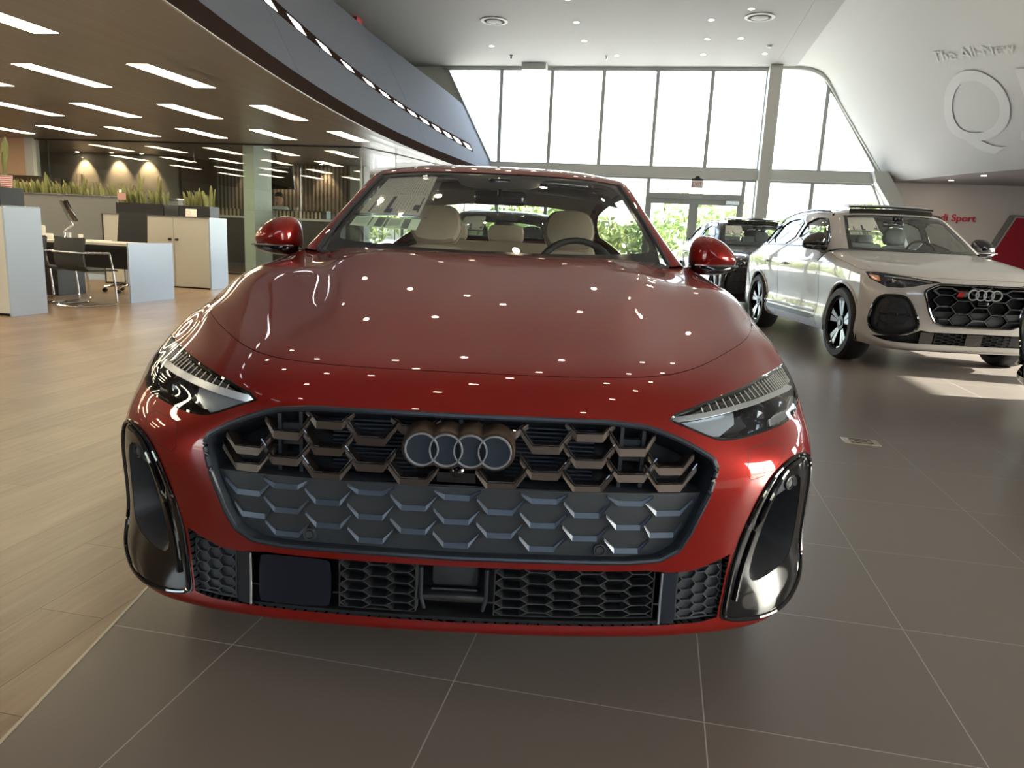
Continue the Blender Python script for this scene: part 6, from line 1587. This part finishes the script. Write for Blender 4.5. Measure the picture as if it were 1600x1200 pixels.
mb = MB(); mb.b2((-13.935, 14.98, 0), (-13.905, 15.02, 2.77)); mb.build('door_stile', M['blackbox'], d)
mb = MB()
for y in (14.93, 15.07): mb.tube([(-13.13, y, .85), (-13.13, y, 2.05)], .018, 8)
mb.tube([(-13.13, 14.93, 1.7), (-13.13, 15.07, 1.7)], .012, 6); mb.build('pull_handle', mat('bronze handle', (.22,.16,.11), .3, metal=.8), d)
mb = MB(); mb.b2((-14.45, 14.9, 0), (-14.24, 15.1, 2.8)); tag(mb.build('trim_13', M['wallwhite']), kind='structure')
mb = MB(); mb.b2((-20, 14.95, 0), (-14.45, 15.1, 2.8)); tag(mb.build('wall_office', M['orange']), kind='structure')
t = thing('wall_cabinet', (-13.95, 14.2, 0), 0, 'dark brown shelf unit against the beige wall behind the plants', 'shelf unit')
mb = MB(); mb.b2((-.5, 0, 0), (.5, .6, 1.93)); mb.build('cabinet_body', M['darkwood'], t)
mb = MB(); 
for k in range(3): mb.rbox((-.32+.27*k, -.01, 1.72), (.2, .02, .13), .01)
mb.build('shelf_items', M['orange'], t)
mb = MB(); mb.b2((-9.06, 15.02, 0), (-8.80, 15.75, 2.8)); tag(mb.build('pillar', mat('pale green column', (.50,.54,.49), .5)), kind='structure')
mb = MB(); mb.b2((-20, 18.0, 0), (-12.72, 18.2, 2.8)); tag(mb.build('wall_room', M['greige']), kind='structure')
mb = MB(); mb.b2((-12.75, 18.0, 0), (-12.66, 19.6, 2.8)); tag(mb.build('wall_return', M['darkwood']), kind='structure')
sl = mat('slatted wall', (.15,.13,.11), .5); nt_ = sl.node_tree; g, s = world_xy(nt_); f = nmath(nt_, 'GREATER_THAN', nmath(nt_, 'FRACT', nmath(nt_, 'MULTIPLY', s.outputs[0], 8.5)), .5)
mx = nt_.nodes.new('ShaderNodeMix'); mx.data_type = 'RGBA'; mx.inputs['A'].default_value = (.055,.045,.038,1); mx.inputs['B'].default_value = (.25,.22,.19,1); nt_.links.new(f, mx.inputs['Factor']); nt_.links.new(mx.outputs['Result'], nt_.nodes['Principled BSDF'].inputs['Base Color'])
mb = MB(); mb.b2((-12.7, 19.6, 0), (-8.55, 19.8, 2.8)); tag(mb.build('wall_slats', sl), kind='structure')
mb = MB(); mb.b2((-8.55, 19.5, 0), (-8.15, 19.9, 2.8)); tag(mb.build('pillar_far', M['pale']), kind='structure')
mb = MB(); mb.b2((-20, 20.4, 0), (-12.7, 20.6, 2.8)); tag(mb.build('wall_rear_office', M['greige']), kind='structure')
for i, (x, y) in enumerate(((-15.56, 17.75), (-14.51, 17.75), (-13.62, 17.75), (-11.6, 19.3), (-10.4, 19.3), (-9.3, 19.3))):
    t = thing('wall_washer', (x, y, 2.8), 0, 'recessed warm wall light in the glass office, %s' % ['far left', 'second from left', 'third from left', 'first before the slatted wall', 'middle before the slatted wall', 'last before the slatted wall'][i], 'downlight', 'wall washers in the glass office')
    mb = MB(); mb.lathe([(.04, -.004), (.055, -.006), (.06, 0)], n=16); mb.build('trim_ring', M['spotrim'], t)
    mb = MB(); mb.cyl((0, 0, -.003), .04, .003, n=16); mb.build('lamp', M['spot'], t)
    ld = bpy.data.lights.new('washer_beam', 'SPOT'); ld.energy = 110 if i < 3 else 60; ld.color = (1, .68, .38); ld.spot_size = R(75); ld.spot_blend = .6; ld.shadow_soft_size = .03
    lo = bpy.data.objects.new('washer_beam', ld); col.objects.link(lo); lo.parent = t; lo.location = (0, 0, -.03); lo.rotation_euler = (R(22), 0, 0)
# reception counter
t = thing('reception_counter', (0, 0, 0), 0, 'dark reception counter with a white top behind the glass', 'counter')
mb = MB(); mb.b2((-12.9, 15.85, 0), (-7.3, 16.4, 1.25)); mb.build('counter_body', M['darkwood'], t)
mb = MB(); mb.b2((-12.95, 15.8, 1.25), (-7.25, 16.45, 1.295)); mb.build('counter_top', M['wallwhite'], t)
mb = MB(); mb.b2((-12.8, 15.84, .62), (-7.4, 15.852, .66)); mb.build('shadow_gap', M['blackbox'], t)
def battens(x0, x1, label, lid=False):
    t = thing('batten_screen', ((x0+x1)/2, 16.0, 1.296), 0, label, 'counter screen'); a = (x1-x0)/2
    mb = MB(); mb.b2((-a, .02, 0), (a, .06, .16)); mb.build('backing', M['darkwood'], t)
    n = int((x1-x0)/.095)
    for i in range(n): mb = MB(); x = -a+.05+i*(x1-x0-.1)/(n-1); mb.b2((x-.022, 0, 0), (x+.022, .02, .16)); mb.build('batten', M['woodslat'], t)
    if lid: mb = MB(); mb.b2((-a-.02, -.02, .16), (a+.02, .2, .185)); mb.b2((a-.08, -.02, 0), (a+.02, .2, .16)); mb.build('dark_lid', M['blackbox'], t)
battens(-11.35, -9.75, 'row of pale wood battens on the counter left of the column')
battens(-8.88, -7.60, 'row of pale wood battens under a black lid in front of the man', True)
t = thing('television', (-9.55, 17.1, 2.30), R(0), 'large dark television hanging behind the pale column', 'television')
mb = MB(); mb.rbox((.05, 0, 0), (1.22, .06, .62), .01, rot=Euler((R(8), 0, R(-12))).to_matrix()); mb.build('screen', M['gloss'], t)
mb = MB(); mb.tube([(.1, .05, .2), (.1, .05, .55)], .03, 8); mb.build('ceiling_mount', M['blackbox'], t)
# ---------------------------------------------------------------- the man behind the counter
def skin_obj(name, joints, bones, m, parent, sub=2):
    me = bpy.data.meshes.new(name); me.from_pydata([j[0] for j in joints], bones, []); o = link(name, me, parent)
    md = o.modifiers.new('skin', 'SKIN'); md.use_smooth_shade = True
    for i, j in enumerate(joints): me.skin_vertices[0].data[i].radius = (j[1], j[2] if len(j) > 2 else j[1])
    me.skin_vertices[0].data[0].use_root = True
    sb = o.modifiers.new('sub', 'SUBSURF'); sb.levels = sb.render_levels = sub; me.materials.append(m)
    dg = bpy.context.evaluated_depsgraph_get(); m2 = bpy.data.meshes.new_from_object(o.evaluated_get(dg)); m2.name = name; o.modifiers.clear(); o.data = m2
    for p in m2.polygons: p.use_smooth = True
    return o
def person(x, y, rz):
    t = thing('person', (x, y, .0), rz, 'dark-haired person in a pale shirt standing behind the counter, looking down', 'person')
    k = 1.0
    J = [((0,0,.98),.13,.10), ((0,.0,1.10),.13,.10), ((0,-.01,1.26),.15,.11), ((0,-.01,1.40),.14,.10), ((0,0,1.49),.065,.065), ((0,-.01,1.56),.052,.055)]
    Bn = [(0,1),(1,2),(2,3),(3,4),(4,5)]
    def chain(a, pts):
        p = a
        for q in pts: J.append(q); Bn.append((p, len(J)-1)); p = len(J)-1
        return p
    for s in (-1, 1):
        chain(0, [((s*.10,0,.90),.095), ((s*.11,-.01,.52),.062), ((s*.11,.01,.10),.042), ((s*.115,-.10,.035),.036), ((s*.12,-.17,.03),.026)])
        w = chain(3, [((s*.17,0,1.43),.065), ((s*.21,.0,1.36),.055), ((s*.24,.01,1.12),.042), ((s*.15,-.20,1.04),.032), ((s*.12,-.24,1.04),.026)])
        for f in range(4): chain(w, [((s*(.145-.022*f),-.29,1.035),.009), ((s*(.145-.022*f),-.325,1.02),.008)])
        chain(w, [((s*.085,-.25,1.035),.010), ((s*.07,-.285,1.03),.009)])
    skin_obj('body', J, Bn, M['skin'], t)
    # head: shaped lathe-like loft
    rows = []; 
    for z, rx, ry, oy in ((-.125,.02,.02,-.045),(-.118,.045,.05,-.035),(-.09,.058,.075,-.018),(-.05,.066,.088,-.004),(-.01,.072,.094,.0),(.03,.075,.098,.004),(.07,.072,.094,.006),(.10,.058,.075,.006),(.118,.032,.042,.006),(.123,.004,.004,.006)):
        rows.append([(rx*math.sin(a), oy-ry*math.cos(a)-(.004 if abs(math.sin(a)) < .3 else 0), z) for a in np.linspace(0, 2*PI, 25)[:-1]])
    rot = Euler((R(22), 0, R(-6))).to_matrix(); off = Vector((0, -.02, 1.665))
    def place(mb): mb.v = [tuple(rot @ Vector(v)+off) for v in mb.v]; return mb
    mb = MB(); mb.grid(rows, True, closed_u=False); G = np.array(rows); mb = MB(); mb.grid(G.transpose(1, 0, 2), True, closed_u=True); hd = place(mb).build('head', M['skin'], t)
    mb = MB(); mb.tube([(0,-.092,.018),(0,-.104,-.005),(0,-.114,-.028),(0,-.100,-.036)], [.006,.009,.013,.008], 8); place(mb).build('nose', M['skin'], hd)
    for s in (-1, 1):
        mb = MB(); mb.rbox((s*.030, -.086, .014), (.026, .012, .011), .005); place(mb).build('eye', mat('eye', (.05,.04,.035), .2), hd)
        mb = MB(); mb.rbox((s*.031, -.090, .034), (.036, .010, .006), .003); place(mb).build('eyebrow', M['hair'], hd)
        mb = MB(); mb.rbox((s*.078, .008, .0), (.014, .032, .056), .007); place(mb).build('ear', M['skin'], hd)
    mb = MB(); mb.rbox((0, -.086, -.062), (.044, .012, .010), .004); place(mb).build('mouth', mat('lips', (.35,.14,.11), .5), hd)
    rows = []
    for z, rx, ry, oy in ((-.02,.076,.080,.03),(.03,.081,.098,.018),(.07,.081,.104,.010),(.105,.068,.090,.006),(.132,.038,.055,.006),(.14,.004,.004,.006)):
        rows.append([(rx*math.sin(a), oy-ry*math.cos(a) if z > .05 or abs(a-PI) < 1.9 else oy-ry*math.cos(PI-1.9)*1.0, z) for a in np.linspace(0, 2*PI, 25)[:-1]])
    mb = MB(); mb.grid(np.array(rows).transpose(1, 0, 2), True, closed_u=True); place(mb).build('hair', M['hair'], t)
    J = [((0,0,.92),.150,.118), ((0,0,1.10),.148,.118), ((0,-.01,1.26),.168,.128), ((0,-.01,1.40),.158,.115), ((0,0,1.475),.085,.08)]; Bn = [(0,1),(1,2),(2,3),(3,4)]
    for s in (-1, 1): chain(3, [((s*.17,0,1.42),.082), ((s*.215,.0,1.35),.070), ((s*.24,.01,1.12),.056), ((s*.17,-.16,1.055),.045)])
    skin_obj('shirt', J, Bn, M['shirt'], t)
    J = [((0,0,.95),.150,.115), ((0,0,.88),.13,.11)]; Bn = [(0,1)]
    for s in (-1, 1): chain(1, [((s*.10,0,.82),.108), ((s*.11,-.01,.52),.078), ((s*.11,.01,.10),.062)])
    skin_obj('trousers', J, Bn, M['trouser'], t)
    for s in (-1, 1): mb = MB(); mb.rbox((s*.115, -.075, .035), (.10, .28, .075), .03); mb.build('shoe', M['blackbox'], t)
    return t
person(-9.20, 16.85, R(-14)).scale = (1.06, 1.06, 1.06)
# ---------------------------------------------------------------- outdoor greenery
M['bush'] = mat('mid green foliage', (.085,.16,.03), .7, noise=(2.2, (.24,.30,.07)))  # leaf colour mixed from two greens by noise
M['bush2'] = mat('yellow green foliage', (.16,.22,.045), .7, noise=(2.2, (.34,.36,.12)))
M['trunk'] = mat('trunk', (.12,.09,.06), .9)
def tree(x, y, h, r, label, seed, m, grp='bushes and palms outside the windows'):
    rr_ = random.Random(seed); t = thing('leafy_bush', (x, y, -.02), 0, label, 'bush', grp); mb = MB()
    for i in range(int(240*r)):
        a, u = rr_.uniform(0, 2*PI), rr_.uniform(-1, 1); q = rr_.random()**.4; s = math.sqrt(1-u*u)
        c = Vector((r*q*s*math.cos(a), r*q*s*math.sin(a), h*.55+h*.45*q*u)); ax = Vector((rr_.gauss(0, 1), rr_.gauss(0, 1), rr_.gauss(0, 1))).normalized(); b = ax.orthogonal().normalized(); l = rr_.uniform(.12, .3)
        mb.add([c-ax*l, c+b*l*.45, c+ax*l, c-b*l*.45], [(0, 1, 2, 3)])
    mb.build('foliage', m, t); mb = MB(); mb.tube([(0, 0, 0), (.1, 0, h*.4), (0, .05, h*.7)], [.12, .09, .05], 6); mb.build('stem', M['trunk'], t)
k = 0
for i, x in enumerate(np.linspace(-15, 17, 17)):
    y = 36+(i % 2)*4.2+.4*math.sin(i*2.3); h = 2.9+.8*math.sin(i*1.7)+(.6 if 2 < x < 7 else 0)
    tree(x, y, h, 1.75, 'green bush outside the glazing, number %s from the left of the hedge line' % ['one','two','three','four','five','six','seven','eight','nine','ten','eleven','twelve','thirteen','fourteen','fifteen','sixteen','seventeen'][i], 100+i, M['bush'] if i % 3 else M['bush2'])
# ================================================================ cars on the floor
th = .1856
def carpos(x, y): return (x*math.cos(th)-y*math.sin(th), x*math.sin(th)+y*math.cos(th), 0)
red, RS, RG = red_sedan(carpos(-.118, 1.53), th, 'glossy red sedan facing the viewer, bronze and grey grille with four rings', M['red'])
price_sticker(red, RG, -1, 1.42, 2.72, .92, 2.86, .20)
wh, WS, WG = suv((2.94, 7.60, 0), .1785, 'white SUV with black hexagon grille and raised glass roof, right of the red sedan', M['white'])
price_sticker(wh, WG, -1, 1.25, 2.72, 1.2, 2.8, .22, False)
bk, BS, BG = suv((1.98, 12.95, 0), .1785, 'black SUV behind the white one, near the glass doors', M['blackpaint'], False)
price_sticker(bk, BG, -1, 1.25, 2.72, 1.2, 2.8, .22, False)
bk2, _, _ = suv((2.57, 5.30, 0), -PI/2+.10, 'black car of which only one front corner shows at the right edge', M['blackpaint'], False)
cr, _, CG = red_sedan((-1.62, 7.45, 0), .20, 'pale grey sedan parked behind the red one, seen through its windows', M['greypaint'], False, 'grey')
price_sticker(cr, CG, -1, 1.2, 2.6, .9, 2.8, .22, False)
